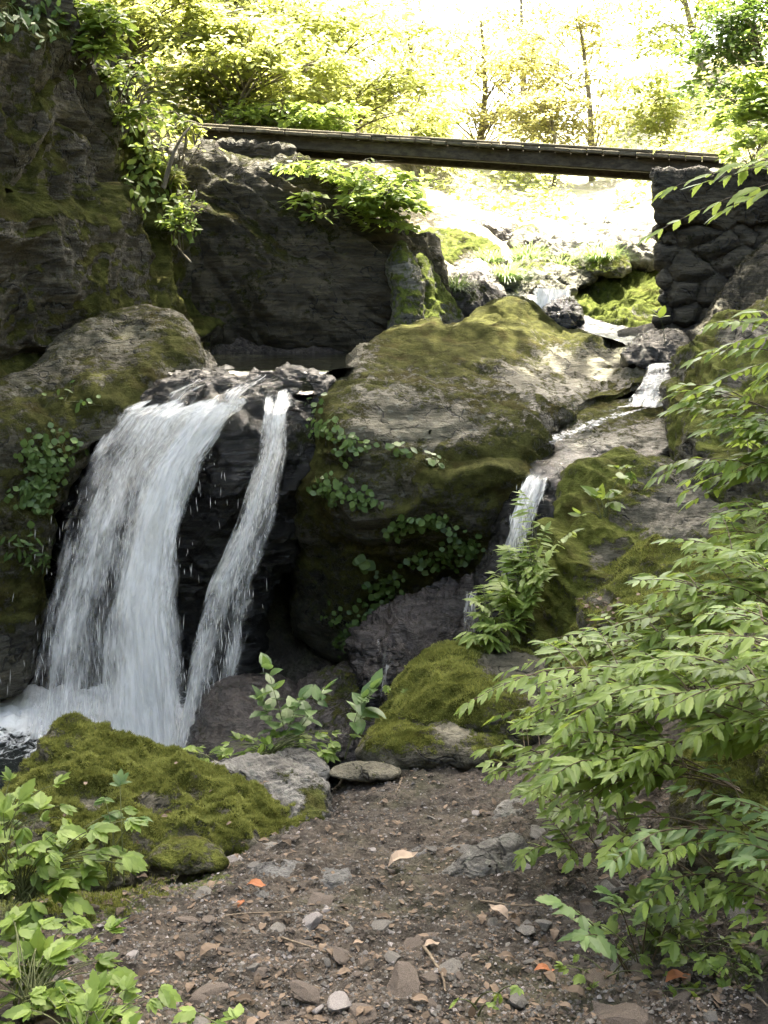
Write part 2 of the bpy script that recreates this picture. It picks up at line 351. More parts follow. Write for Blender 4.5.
# ------------------------------------------------------------------ rocks
def catmull(pts, n):
    pts = np.asarray(pts, float); m = len(pts)
    p0, p1, p2, p3 = (np.roll(pts, k, 0) for k in (1, 0, -1, -2))
    t = np.linspace(0, 1, n, endpoint=False)[None, :, None]
    a = lambda q: q[:, None, :]
    r = .5 * ((2 * a(p1)) + (-a(p0) + a(p2)) * t + (2 * a(p0) - 5 * a(p1) + 4 * a(p2) - a(p3)) * t ** 2 + (-a(p0) + 3 * a(p1) - 3 * a(p2) + a(p3)) * t ** 3)
    return r.reshape(-1, 2)
ROCKS = {}
def rock(name, label, cat, outline, ctrl, mat, bulge=.4, back=.7, centre=None, n=3.0, res=2.4, disp=(), moss=.3, wet=0, mossp=(), wetp=(),
         upmoss=.5, group=None, kind=None, seed=0, strata=None, rough=1.0, tufts=None, facet=0.0):
    """a closed boulder: its outline, the depth of its face at some points, its thickness, then real displacement"""
    o = catmull(outline, 10); c = np.array(centre) if centre else np.asarray(outline, float).mean(0)
    r_px = np.linalg.norm(o - c, axis=1); per = np.linalg.norm(o - np.roll(o, 1, 0), axis=1).sum()
    nth = int(np.clip(per / res, 40, 520)); nr = int(np.clip(r_px.mean() / res * 1.25, 14, 170))
    # resample the outline evenly along its length
    oc = np.vstack([o, o[:1]]); L = np.concatenate([[0], np.cumsum(np.linalg.norm(np.diff(oc, axis=0), axis=1))])
    s = np.linspace(0, L[-1], nth, endpoint=False)
    ol = np.stack([np.interp(s, L, oc[:, 0]), np.interp(s, L, oc[:, 1])], -1)
    f = rbf([(a - c[0], b - c[1], y) for a, b, y in ctrl]) if len(ctrl) > 2 else None
    # phi from the middle of the face to the edge, then round the back
    fr = np.sin(np.linspace(0.004, PI / 2, nr)) ** .85
    bk = np.sin(np.linspace(PI / 2, 0.004, max(8, nr // 4)))[1:]
    t = np.concatenate([fr, bk]); side = np.concatenate([np.zeros(len(fr)), np.ones(len(bk))])
    px = c[0] + (ol[None, :, 0] - c[0]) * t[:, None]; py = c[1] + (ol[None, :, 1] - c[1]) * t[:, None]
    Y = f(px - c[0], py - c[1])
    sup = (np.clip(1 - t ** n, 0, 1)) ** (1 / n)
    dep = np.where(side == 0, bulge * (1 - sup), bulge + back * np.sqrt(np.clip(1 - t ** 2, 0, 1)))
    # the ctrl depths are those of the face; the edge lies deeper by bulge
    V = PA(px, py, Y + dep[:, None]).reshape(-1, 3)
    Fq = grid_faces(len(t), nth, True)
    Nn = vnormals(V, Fq)
    cen = V.mean(0)
    if ((V - cen) * Nn).sum() < 0: Fq = Fq[:, ::-1]; Nn = -Nn
    d = np.zeros(len(V))
    q = V + seed * 3.7
    if facet > 0:
        # flat broken faces: distance to random planes
        pass
    for (fr_, amp, kd) in disp:
        if kd == 'r': d += amp * ridged(q * fr_, 5, seed)
        elif kd == 'f': d += amp * fbm(q * fr_, 5, seed + 31)
        elif kd == 'b':   # billows: rounded lumps
            d += amp * (np.abs(noise(q * fr_, seed + 5)) * 2 + np.abs(noise(q * fr_ * 2.1, seed + 6)) - .6)
    if strata:
        dv, fq, amp = strata; dv = np.array(dv, float); dv /= np.linalg.norm(dv)
        w = q @ dv * fq + 1.0 * fbm(q * .8, 3, seed + 50) + .10 * fbm(q * 5, 3, seed + 60)
        fr2 = w - np.floor(w)
        prof = np.where(fr2 < .8, fr2 / .8, (1 - fr2) / .2)
        w2 = w * 2.7 + .6 * fbm(q * 2, 2, seed + 70); f2 = w2 - np.floor(w2)
        d += amp * (prof - .5) + amp * .35 * (np.where(f2 < .75, f2 / .75, (1 - f2) / .25) - .5)
    V = V + Nn * d[:, None]
    Nn = vnormals(V, Fq)
    ppx, ppy = proj(V)
    ms = moss + upmoss * (Nn[:, 2] - .3) + .55 * fbm(V * 1.6, 3, seed + 80)
    for (cx, cy, rx, ry, a) in mossp: ms = ms + a * gauss(ppx, ppy, cx, cy, rx, ry)
    wt = np.full(len(V), float(wet))
    for (cx, cy, rx, ry, a) in wetp: wt = wt + a * gauss(ppx, ppy, cx, cy, rx, ry)
    wt = np.clip(wt, 0, 1); ms = np.clip(ms, 0, 1.3)
    ms = ms
    o_ = origin_mesh(name, V, Fq, M[mat], attrs={'moss': ms, 'wet': wt})
    tag(o_, None if kind else label, None if kind else cat, group, kind)
    if tufts:
        num, size = tufts
        fa = np.linalg.norm(np.cross(V[Fq[:, 2]] - V[Fq[:, 0]], V[Fq[:, 3]] - V[Fq[:, 1]]), axis=1)
        fm = ms[Fq].mean(1); fm = smooth(.45, .75, fm + .35 * fbm(V[Fq[:, 0]] * 14, 2, seed + 90)); front = np.arange(len(Fq)) < (len(fr) - 1 + len(bk) // 2) * nth
        w_ = fa * fm * front; w_ /= w_.sum()
        rg = np.random.default_rng(seed + 100)
        k = rg.choice(len(Fq), num, p=w_); uu, vv = rg.random(num)[:, None], rg.random(num)[:, None]
        A, B, C_, D = (V[Fq[k, i]] for i in range(4))
        pt = (A * (1 - uu) + B * uu) * (1 - vv) + (D * (1 - uu) + C_ * uu) * vv
        nn = Nn[Fq[k, 0]]
        clump = .55 + .9 * np.clip(fbm(pt * 12, 3, seed + 95) + .5, 0, 1.2)
        h = size * clump * rg.uniform(.6, 1.3, num)
        dr = nn + rg.normal(0, .55, (num, 3)) + np.array([0, 0, .25]); dr /= np.linalg.norm(dr, axis=1, keepdims=True)
        sd = np.cross(dr, rg.normal(0, 1, (num, 3))); sd /= np.linalg.norm(sd, axis=1, keepdims=True) + 1e-9
        a = pt - nn * size * .3 - sd * h[:, None] * .22; b = pt - nn * size * .3 + sd * h[:, None] * .22; e = pt + dr * h[:, None]
        TVv = np.stack([a, b, e], 1).reshape(-1, 3)
        rn = np.repeat(np.clip(.5 + .9 * fbm(pt * 7, 3, seed + 97) + rg.normal(0, .15, num), 0, 1), 3)
        mo = mesh('moss', TVv - np.array(o_.location), np.arange(num * 3).reshape(-1, 3), M['moss'], False, attrs={'rnd': rn})
        m_ = link('moss', mo, o_); m_['kind'] = 'stuff'
    ROCKS[label] = (V, Fq, Nn, ppx, ppy)
    return o_
B3 = [(.8, .10, 'f'), (2.5, .05, 'r'), (7, .022, 'r'), (20, .008, 'f')]
# --- left cliff, the outcrop under the bridge
rock('cliff', 'cliff', 'cliff', [(-190, -130), (20, -90), (50, -30), (95, 35), (118, 85), (140, 140), (176, 180), (200, 230), (212, 290), (210, 345), (150, 372), (40, 395), (-80, 420), (-200, 420)],
     [(-100, 0, 6.6), (0, 50, 7.4), (60, 30, 8.2), (60, 120, 7.9), (100, 120, 8.6), (140, 180, 9.0), (100, 230, 8.2), (190, 260, 9.3), (180, 330, 8.6), (100, 340, 7.9), (0, 200, 7.2), (0, 320, 7.2), (-100, 300, 6.6), (45, 250, 7.6)],
     'cliff', .7, 2.5, (20, 190), 2.6, 1.9, [(.6, .25, 'f'), (1.5, .07, 'f'), (4.5, .025, 'r'), (13, .012, 'r')], moss=.66, upmoss=.65, kind='structure', seed=3,
     strata=((.78, -.15, .60), 1.4, .20), mossp=[(60, 60, 50, 60, .2), (140, 160, 50, 90, .45), (75, 110, 25, 60, -.5)], wet=.15, wetp=[(100, 280, 120, 60, .25)])
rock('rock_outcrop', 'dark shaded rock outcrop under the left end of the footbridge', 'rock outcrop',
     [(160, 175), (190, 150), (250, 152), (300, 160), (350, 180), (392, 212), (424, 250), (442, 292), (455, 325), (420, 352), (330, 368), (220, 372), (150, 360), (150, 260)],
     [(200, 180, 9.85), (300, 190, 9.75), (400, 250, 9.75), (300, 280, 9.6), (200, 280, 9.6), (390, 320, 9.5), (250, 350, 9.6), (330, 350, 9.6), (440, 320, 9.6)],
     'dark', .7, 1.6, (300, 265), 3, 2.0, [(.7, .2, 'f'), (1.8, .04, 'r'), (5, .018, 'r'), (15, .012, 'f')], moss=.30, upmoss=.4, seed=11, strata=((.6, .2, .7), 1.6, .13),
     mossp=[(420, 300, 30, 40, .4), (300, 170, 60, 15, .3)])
rock('boulder', 'narrow mossy rock rib at the right corner of the dark outcrop', 'boulder',
     [(385, 345), (392, 300), (390, 262), (402, 240), (418, 262), (425, 295), (420, 330), (415, 348)], [(400, 260, 9.35), (400, 330, 9.0), (415, 290, 9.2), (390, 300, 9.2)],
     'sunlit_moss', .25, .4, None, 2.3, 1.6, [(2, .06, 'f'), (6, .03, 'r'), (16, .012, 'f')], moss=.45, seed=12, wetp=[(410, 320, 12, 20, .7)])
rock('boulder', 'slanting mossy rock rib just left of the upstream channel', 'boulder',
     [(424, 325), (420, 290), (418, 258), (428, 262), (445, 290), (462, 318), (456, 328), (440, 330)], [(430, 280, 9.6), (440, 320, 9.4), (455, 318, 9.6), (425, 300, 9.5)],
     'sunlit_moss', .2, .4, None, 2.3, 1.6, [(2, .06, 'f'), (6, .03, 'r'), (16, .012, 'f')], moss=.5, seed=13)
# --- rocks of the fall
rock('boulder', 'big rounded grey green boulder at the left of the waterfall lip', 'boulder',
     [(-110, 440), (-60, 405), (-10, 382), (25, 368), (48, 345), (80, 320), (125, 311), (168, 318), (192, 342), (201, 365), (188, 386), (150, 402), (112, 418), (90, 450), (66, 492), (48, 540), (36, 620), (10, 690), (-120, 690)],
     [(120, 325, 7.5), (60, 365, 7.0), (150, 370, 7.0), (185, 360, 7.2), (90, 390, 6.75), (20, 420, 6.5), (60, 470, 6.55), (0, 500, 6.4), (20, 600, 6.5), (-60, 450, 6.2), (-60, 620, 6.3)],
     'boulder', .45, 1.4, (40, 470), 3, 1.9, [(.8, .10, 'f'), (2.2, .035, 'r'), (6, .014, 'r'), (18, .007, 'f')], moss=.30, upmoss=.30, seed=21,
     mossp=[(110, 400, 60, 20, .5), (40, 480, 50, 60, .45), (170, 345, 25, 20, .3), (20, 590, 40, 60, .3)], wetp=[(30, 640, 60, 60, .6), (90, 440, 40, 40, .25)], strata=((.3, .2, .9), 2.2, .035))
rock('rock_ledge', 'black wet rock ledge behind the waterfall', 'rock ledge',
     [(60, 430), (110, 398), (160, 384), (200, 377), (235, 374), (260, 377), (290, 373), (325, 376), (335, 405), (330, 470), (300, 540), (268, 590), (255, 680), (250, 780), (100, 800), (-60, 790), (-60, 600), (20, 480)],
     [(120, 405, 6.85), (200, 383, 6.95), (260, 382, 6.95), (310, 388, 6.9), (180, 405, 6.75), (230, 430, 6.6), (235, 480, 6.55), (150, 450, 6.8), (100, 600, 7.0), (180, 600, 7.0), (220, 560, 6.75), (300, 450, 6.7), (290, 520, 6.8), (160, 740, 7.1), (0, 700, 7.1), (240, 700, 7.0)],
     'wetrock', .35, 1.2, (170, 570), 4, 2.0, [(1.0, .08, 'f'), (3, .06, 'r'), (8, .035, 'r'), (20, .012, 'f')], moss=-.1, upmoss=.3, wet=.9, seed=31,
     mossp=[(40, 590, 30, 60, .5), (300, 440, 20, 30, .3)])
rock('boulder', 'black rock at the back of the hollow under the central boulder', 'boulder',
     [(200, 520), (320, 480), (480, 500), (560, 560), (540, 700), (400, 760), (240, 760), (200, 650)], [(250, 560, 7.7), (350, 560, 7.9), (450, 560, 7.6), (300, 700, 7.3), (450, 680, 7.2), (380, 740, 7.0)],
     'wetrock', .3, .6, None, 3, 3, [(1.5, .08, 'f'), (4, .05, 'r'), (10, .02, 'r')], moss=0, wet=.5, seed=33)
rock('boulder', 'huge sloping grey and moss green boulder in the middle', 'boulder',
     [(300, 425), (316, 397), (343, 369), (376, 340), (418, 331), (456, 326), (478, 312), (502, 303), (528, 306), (560, 328), (610, 344), (648, 358), (655, 376), (625, 397), (585, 412), (552, 440), (540, 480), (520, 540), (500, 590), (455, 612), (400, 628), (350, 655), (312, 645), (292, 590), (288, 530), (300, 470)],
     [(500, 310, 9.1), (400, 330, 8.5), (450, 330, 8.7), (560, 338, 9.1), (610, 352, 8.8), (645, 372, 7.9), (600, 385, 7.8), (360, 370, 7.3), (430, 370, 7.5), (500, 365, 7.9), (540, 400, 7.2), (335, 410, 6.75), (400, 410, 6.75), (460, 415, 6.75),
      (400, 450, 6.45), (330, 450, 6.5), (470, 450, 6.45), (530, 450, 6.5), (400, 500, 6.4), (460, 520, 6.4), (500, 530, 6.5), (330, 520, 6.55), (400, 560, 6.55), (450, 590, 6.75), (340, 600, 6.95), (310, 630, 7.2), (400, 615, 7.0)],
     'boulder', .3, 1.3, (430, 430), 4, 1.7, [(.7, .08, 'f'), (2.0, .02, 'r'), (5.5, .010, 'f'), (16, .006, 'f')], moss=.46, upmoss=.15, seed=41, strata=((.32, .40, .85), 1.6, .10),
     mossp=[(470, 470, 60, 30, .4), (430, 345, 70, 25, .3), (320, 480, 25, 60, .4), (500, 320, 40, 20, .35), (430, 425, 60, 22, -.35), (570, 360, 50, 15, -.4), (400, 560, 80, 40, .25), (360, 420, 30, 20, .1)],
     wetp=[(530, 440, 35, 40, .8), (500, 540, 30, 50, .8), (330, 600, 60, 60, .9), (600, 390, 50, 12, .6), (350, 530, 50, 50, .5), (305, 450, 15, 80, .5), (400, 590, 80, 30, .6)])  # wet by the falls; lower left patches also darken the hollow as shade
rock('rock_slab', 'flat ledge of rock catching light below the small right cascade', 'rock slab',
     [(508, 448), (532, 424), (556, 410), (590, 404), (640, 402), (672, 410), (688, 426), (684, 450), (668, 474), (620, 478), (575, 484), (535, 486), (512, 472)],
     [(560, 415, 7.4), (610, 408, 7.6), (660, 410, 7.6), (590, 428, 6.95), (660, 428, 6.95), (620, 440, 6.68), (675, 444, 6.70), (620, 468, 6.60), (670, 468, 6.64), (530, 445, 6.85), (545, 470, 6.5)],
     'boulder', .16, .7, (600, 440), 4, 1.5, [(1.5, .04, 'f'), (5, .02, 'r'), (15, .008, 'f')], moss=.22, upmoss=.25, wet=.25, seed=51, strata=((.2, .5, .8), 3, .03), wetp=[(535, 460, 45, 40, .9), (640, 460, 60, 14, .8)], mossp=[(600, 412, 70, 10, .35), (560, 470, 50, 20, -.5)])  # top moss paints sunlight, right wet patch the shaded front; left is water
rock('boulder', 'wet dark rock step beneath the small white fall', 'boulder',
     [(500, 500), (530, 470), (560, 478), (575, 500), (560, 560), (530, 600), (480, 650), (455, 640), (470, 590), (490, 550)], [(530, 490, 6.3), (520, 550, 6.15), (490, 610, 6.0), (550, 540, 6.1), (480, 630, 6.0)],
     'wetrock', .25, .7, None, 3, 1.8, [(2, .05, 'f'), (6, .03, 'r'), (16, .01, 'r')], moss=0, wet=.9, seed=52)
rock('boulder', 'glistening purple brown rock below the central boulder', 'boulder',
     [(362, 655), (378, 628), (415, 604), (450, 592), (480, 588), (490, 612), (476, 645), (445, 668), (425, 700), (400, 735), (368, 730), (360, 700)],
     [(400, 625, 6.05), (450, 605, 6.1), (420, 650, 5.85), (390, 680, 5.75), (385, 720, 5.7), (465, 630, 5.95)],
     'purple', .3, .6, (415, 660), 2.6, 1.5, [(1.6, .07, 'f'), (4, .10, 'r'), (11, .04, 'r'), (30, .010, 'f')], moss=-.15, upmoss=.3, wet=.75, seed=61)
rock('boulder', 'dark wet rock between the plunge pool and the leafy plant', 'boulder',
     [(192, 765), (196, 725), (212, 694), (240, 680), (280, 678), (305, 700), (318, 735), (320, 775), (250, 785)], [(230, 690, 5.75), (220, 740, 5.45), (280, 700, 5.75), (290, 750, 5.4)],
     'purple', .3, .5, None, 2.5, 1.7, [(1.6, .06, 'f'), (5, .035, 'r'), (14, .014, 'r')], moss=-.1, wet=.65, seed=62)
rock('boulder', 'low dark rock in the shade behind the leafy plant', 'boulder',
     [(290, 740), (296, 700), (315, 675), (345, 662), (372, 672), (385, 700), (385, 745), (340, 765)], [(330, 685, 5.9), (320, 730, 5.6), (370, 700, 5.9), (360, 745, 5.5)],
     'purple', .3, .5, None, 2.5, 1.7, [(1.6, .07, 'f'), (5, .045, 'r'), (14, .018, 'r')], moss=.1, upmoss=.6, wet=.6, seed=63)
# --- right bank
rock('boulder', 'steep mossy bank rock at the right edge beside the upper cascade', 'boulder',
     [(668, 400), (672, 370), (690, 345), (725, 322), (790, 295), (900, 280), (920, 540), (800, 560), (735, 520), (690, 480), (670, 440)],
     [(690, 370, 7.0), (740, 340, 7.0), (800, 330, 6.8), (700, 430, 6.3), (760, 430, 6.0), (760, 500, 5.6), (850, 450, 5.2), (850, 330, 6.3)],
     'mossy', .4, 1.0, (780, 430), 3, 1.9, [(1.2, .10, 'f'), (3.5, .03, 'r'), (10, .014, 'r'), (25, .006, 'f')], moss=.50, upmoss=.35, seed=71, strata=((.8, .1, .5), 2.2, .07), mossp=[(745, 335, 30, 12, -.5)])
rock('boulder', 'broad grey brown rock with moss patches above the mossy boulder', 'boulder',
     [(505, 640), (520, 590), (535, 550), (556, 505), (588, 474), (618, 456), (650, 460), (700, 468), (780, 480), (850, 540), (840, 660), (700, 690), (600, 690), (530, 680)],
     [(610, 475, 6.1), (680, 480, 6.2), (780, 510, 5.8), (580, 530, 5.75), (640, 540, 5.6), (720, 540, 5.5), (560, 600, 5.55), (620, 600, 5.35), (540, 650, 5.45), (650, 650, 5.2)],
     'mossy', .35, 1.0, (650, 570), 3, 1.7, [(1.0, .09, 'f'), (3, .03, 'r'), (8, .014, 'r'), (22, .007, 'f')], moss=.48, upmoss=.35, seed=72, strata=((.5, .3, .8), 2.2, .09),
     mossp=[(560, 530, 30, 50, .5), (670, 515, 45, 18, -.7), (600, 555, 30, 15, -.5), (720, 490, 60, 20, -.5), (590, 480, 25, 15, .3), (620, 620, 40, 20, .3)])
rock('boulder', 'tall moss covered rock behind the right bank leaves', 'boulder',
     [(548, 760), (552, 700), (566, 650), (590, 600), (615, 565), (650, 545), (700, 540), (770, 560), (840, 640), (830, 800), (740, 840), (640, 820), (570, 790)],
     [(640, 570, 5.2), (700, 560, 5.2), (600, 630, 4.9), (660, 640, 4.7), (740, 640, 4.6), (580, 720, 4.75), (660, 740, 4.35), (750, 760, 4.1)],
     'mossy', .35, 1.0, (670, 690), 3, 1.7, [(1.0, .09, 'f'), (3, .035, 'r'), (8, .014, 'r')], moss=.62, upmoss=.4, seed=73, strata=((.7, .1, .5), 2.5, .06), mossp=[(600, 615, 22, 25, -.4), (580, 730, 40, 50, -.3)], tufts=(60000, .014))
rock('boulder', 'rounded mossy boulder at the end of the path', 'boulder',
     [(386, 735), (392, 700), (408, 670), (432, 648), (462, 641), (500, 646), (540, 652), (570, 680), (565, 730), (520, 752), (450, 752)],
     [(440, 660, 5.2), (500, 655, 5.3), (410, 710, 4.95), (470, 700, 4.9), (530, 700, 4.95), (470, 740, 4.8)],
     'mossy', .3, .7, (475, 700), 2.6, 1.6, [(1.2, .07, 'f'), (4, .035, 'r'), (12, .014, 'f')], moss=.50, upmoss=.35, seed=74, mossp=[(440, 690, 40, 30, .4), (510, 660, 30, 12, -.8)], tufts=(50000, .013))
rock('boulder', 'low grey green boulder resting on the path end', 'boulder',
     [(358, 756), (372, 732), (400, 718), (432, 709), (462, 708), (490, 720), (512, 745), (505, 765), (440, 768), (385, 770)],
     [(430, 718, 4.85), (400, 745, 4.68), (470, 725, 4.8), (480, 755, 4.6), (380, 755, 4.7)],
     'mossy', .22, .5, (435, 742), 2.5, 1.5, [(1.6, .05, 'f'), (5, .028, 'r'), (15, .010, 'f')], moss=.30, upmoss=.3, seed=75, mossp=[(400, 735, 30, 20, .4), (460, 730, 25, 20, -.3)], tufts=(22000, .010))
rock('boulder', 'shaded mossy rock behind the near right leaves', 'boulder',
     [(668, 960), (664, 880), (672, 800), (690, 735), (730, 700), (800, 680), (900, 700), (900, 1050), (760, 1040), (690, 1000)],
     [(700, 740, 3.3), (760, 720, 3.3), (690, 850, 3.0), (760, 850, 2.8), (700, 960, 2.8), (830, 900, 2.6), (830, 750, 3.0)],
     'mossy', .3, .9, (770, 860), 3, 1.9, [(1.2, .07, 'f'), (4, .04, 'r'), (12, .016, 'r')], moss=.45, upmoss=.3, seed=76, mossp=[(700, 750, 30, 30, .5), (720, 900, 50, 60, -.35)], tufts=(40000, .009))
# --- foreground left and path
rock('boulder', 'moss carpeted rock at the left edge of the path by the plunge pool', 'boulder',
     [(-10, 870), (10, 800), (38, 768), (60, 738), (78, 728), (108, 740), (150, 752), (200, 768), (250, 792), (292, 818), (318, 842), (310, 856), (262, 862), (215, 862), (150, 880), (60, 905)],
     [(75, 745, 4.15), (130, 765, 4.15), (200, 790, 4.1), (270, 825, 4.0), (60, 800, 3.85), (120, 820, 3.75), (200, 830, 3.8), (280, 850, 3.85), (40, 870, 3.5), (120, 870, 3.5), (220, 855, 3.7)],
     'mossy', .3, .6, (140, 815), 2.8, 1.6, [(1.2, .06, 'f'), (3.5, .06, 'r'), (10, .026, 'r')], moss=.50, upmoss=.35, seed=81,
     mossp=[(150, 800, 12, 8, -.5), (90, 805, 14, 6, -.5), (225, 812, 10, 6, -.5), (60, 775, 8, 6, -.5), (280, 845, 30, 14, -.9), (190, 845, 40, 10, -.4), (120, 770, 80, 20, .3), (30, 840, 20, 20, -.3)], tufts=(170000, .0125))
rock('stone', 'angular grey rock beside the moss carpeted rock', 'rock',
     [(198, 774), (225, 762), (262, 758), (296, 766), (322, 784), (326, 806), (322, 832), (290, 838), (250, 822), (225, 800)],
     [(240, 770, 4.45), (290, 775, 4.4), (250, 800, 4.3), (305, 815, 4.15), (310, 790, 4.3)],
     'grey', .18, .4, None, 3.4, 1.3, [(2, .04, 'f'), (6, .03, 'r'), (18, .009, 'r')], moss=.1, upmoss=.1, seed=82, mossp=[(315, 800, 14, 25, .6), (285, 775, 20, 8, .3)])
rock('stone', 'pale pinkish stone lying behind the angular grey rock', 'rock',
     [(268, 764), (280, 753), (298, 749), (318, 756), (330, 772), (322, 784), (295, 778)], [(290, 758, 4.62), (310, 768, 4.55), (280, 766, 4.6)],
     'grey', .1, .2, None, 3, 1.0, [(4, .018, 'f'), (12, .012, 'r')], moss=-.4, upmoss=0, seed=83)
for k, (lb, ol, Yc, mt, ms) in enumerate([
    ('flat greenish stone across the path beside the pale pinkish stone', [(330, 774), (342, 765), (372, 763), (398, 768), (392, 778), (350, 780)], 4.5, 'mossy', .1),
    ('small mossy stone embedded below the moss carpeted rock', [(150, 862), (160, 846), (182, 838), (205, 840), (224, 854), (222, 868), (185, 874)], 3.42, 'mossy', .45),
    ('bluish slate stone behind the orange leaf', [(246, 884), (254, 868), (278, 861), (304, 866), (310, 882), (296, 893), (262, 892)], 3.3, 'slate', -.3),
    ('brown flat stone with the orange leaf on it', [(218, 902), (228, 890), (252, 887), (276, 894), (272, 908), (240, 912)], 3.12, 'slate', 0),
    ('rough grey rock embedded in the right half of the path', [(440, 880), (462, 858), (488, 842), (515, 834), (528, 848), (524, 878), (500, 896), (460, 898)], 3.3, 'grey', .05),
    ('flat mossy stone near the bottom of the path', [(386, 956), (398, 944), (422, 935), (438, 938), (436, 950), (412, 960)], 2.78, 'mossy', .35),
    ('dark stone in the path below the slate', [(310, 890), (320, 872), (345, 868), (352, 882), (340, 900)], 3.25, 'slate', -.2),
    ('flat grey stone standing out of soil near the leafy bank', [(492, 822), (500, 806), (520, 800), (530, 812), (520, 826)], 3.85, 'grey', -.2),
    ('small dark stone on the upper part of the path', [(408, 856), (420, 846), (438, 846), (442, 854), (425, 860)], 3.55, 'slate', -.2),
]):
    o = np.array(ol, float); c = o.mean(0)
    yb = o[:, 1].max(); yt = o[:, 1].min()
    rock('stone', lb, 'stone', ol, [(c[0], yt, Yc + .10), (c[0], yb, Yc - .05), (o[:, 0].min(), c[1], Yc + .02), (o[:, 0].max(), c[1], Yc + .02), (c[0], c[1], Yc - .02)],
         mt, .05, .12, None, 3, .9, [(5, .012, 'f'), (14, .008, 'r'), (40, .003, 'r')], moss=ms, upmoss=.1, seed=200 + k)
# --- upstream rocks behind the bridge
def sm(lb, ol, Yt, Yb, mt, ms, seed, strata=None, bl=.25, wet=0, name='boulder', up=.3, tuf=None):
    o = np.array(ol, float); c = o.mean(0); yb = o[:, 1].max(); yt = o[:, 1].min()
    rock(name, lb, 'boulder', ol, [(c[0], yt, Yt), (c[0], yb, Yb), (o[:, 0].min(), c[1], (Yt + Yb) / 2), (o[:, 0].max(), c[1], (Yt + Yb) / 2), (c[0], c[1], (Yt + Yb) / 2 - .1)],
         mt, bl, .6, None, 2.8, 1.5, [(1.5, .06, 'f'), (4, .05, 'r'), (12, .02, 'r')], moss=ms, upmoss=up, seed=seed, strata=strata, wet=wet)
sm('bright green mossy slab beside the stone abutment', [(562, 322), (568, 300), (585, 282), (615, 267), (650, 253), (700, 250), (705, 320), (675, 350), (620, 348), (580, 338)], 12.0, 9.75, 'sunlit_moss', .62, 301, ((.6, .3, .7), 3, .08))
sm('broad greyish mossy slab in the upstream bed', [(478, 300), (492, 276), (520, 262), (560, 256), (610, 258), (600, 275), (570, 295), (545, 306), (510, 312)], 11.6, 10.2, 'sunlit_moss', .35, 302, ((.5, .4, .7), 2.4, .07))
sm('mossy mound on the left bank of the upstream bed', [(400, 262), (412, 240), (440, 232), (475, 238), (500, 252), (492, 272), (460, 262), (430, 268)], 12.3, 11.3, 'sunlit_moss', .5, 303)
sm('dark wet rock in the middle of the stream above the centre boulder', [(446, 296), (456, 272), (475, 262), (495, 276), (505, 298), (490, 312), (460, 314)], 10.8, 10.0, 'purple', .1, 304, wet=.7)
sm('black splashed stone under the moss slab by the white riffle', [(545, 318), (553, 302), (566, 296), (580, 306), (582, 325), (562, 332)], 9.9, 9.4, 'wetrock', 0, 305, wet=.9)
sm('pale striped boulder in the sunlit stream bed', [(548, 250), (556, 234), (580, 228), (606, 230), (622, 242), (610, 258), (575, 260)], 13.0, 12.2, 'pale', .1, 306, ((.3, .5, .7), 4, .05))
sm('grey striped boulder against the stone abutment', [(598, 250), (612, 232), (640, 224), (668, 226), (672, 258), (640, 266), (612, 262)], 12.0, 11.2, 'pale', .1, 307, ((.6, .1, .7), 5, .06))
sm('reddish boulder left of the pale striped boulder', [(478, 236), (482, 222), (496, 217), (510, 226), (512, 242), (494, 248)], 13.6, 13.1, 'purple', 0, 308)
sm('small round mossy stone right of the reddish boulder', [(508, 246), (514, 232), (530, 228), (546, 238), (546, 252), (525, 256)], 13.2, 12.8, 'sunlit_moss', .3, 309)
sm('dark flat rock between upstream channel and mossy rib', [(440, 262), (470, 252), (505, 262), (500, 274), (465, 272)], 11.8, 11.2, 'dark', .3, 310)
sm('low mossy rock left of the dark stream rock', [(428, 262), (436, 250), (455, 248), (468, 258), (460, 268), (440, 270)], 11.9, 11.4, 'sunlit_moss', .5, 320)
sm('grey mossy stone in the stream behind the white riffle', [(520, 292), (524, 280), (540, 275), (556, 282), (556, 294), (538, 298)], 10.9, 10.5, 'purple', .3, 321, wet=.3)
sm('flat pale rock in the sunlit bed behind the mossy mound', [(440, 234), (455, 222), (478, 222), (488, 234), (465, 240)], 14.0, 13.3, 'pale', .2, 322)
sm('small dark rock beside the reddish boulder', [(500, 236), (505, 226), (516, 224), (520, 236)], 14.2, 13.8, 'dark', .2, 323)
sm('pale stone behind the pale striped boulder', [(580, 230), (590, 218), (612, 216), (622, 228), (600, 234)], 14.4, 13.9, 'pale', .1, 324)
sm('leaning mossy stone before the grey striped boulder', [(586, 272), (594, 260), (614, 256), (630, 264), (620, 276)], 11.3, 10.9, 'sunlit_moss', .4, 325)
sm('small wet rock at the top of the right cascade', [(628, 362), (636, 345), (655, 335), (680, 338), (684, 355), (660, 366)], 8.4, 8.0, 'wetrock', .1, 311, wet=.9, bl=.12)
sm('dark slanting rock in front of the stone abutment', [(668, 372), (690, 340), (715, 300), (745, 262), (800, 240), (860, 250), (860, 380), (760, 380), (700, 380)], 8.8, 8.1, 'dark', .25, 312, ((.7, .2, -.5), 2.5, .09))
sm('mossy ledge rock behind the left boulder', [(140, 400), (150, 360), (195, 350), (215, 368), (200, 390)], 7.9, 7.3, 'boulder', .2, 313, bl=.15, wet=.4)
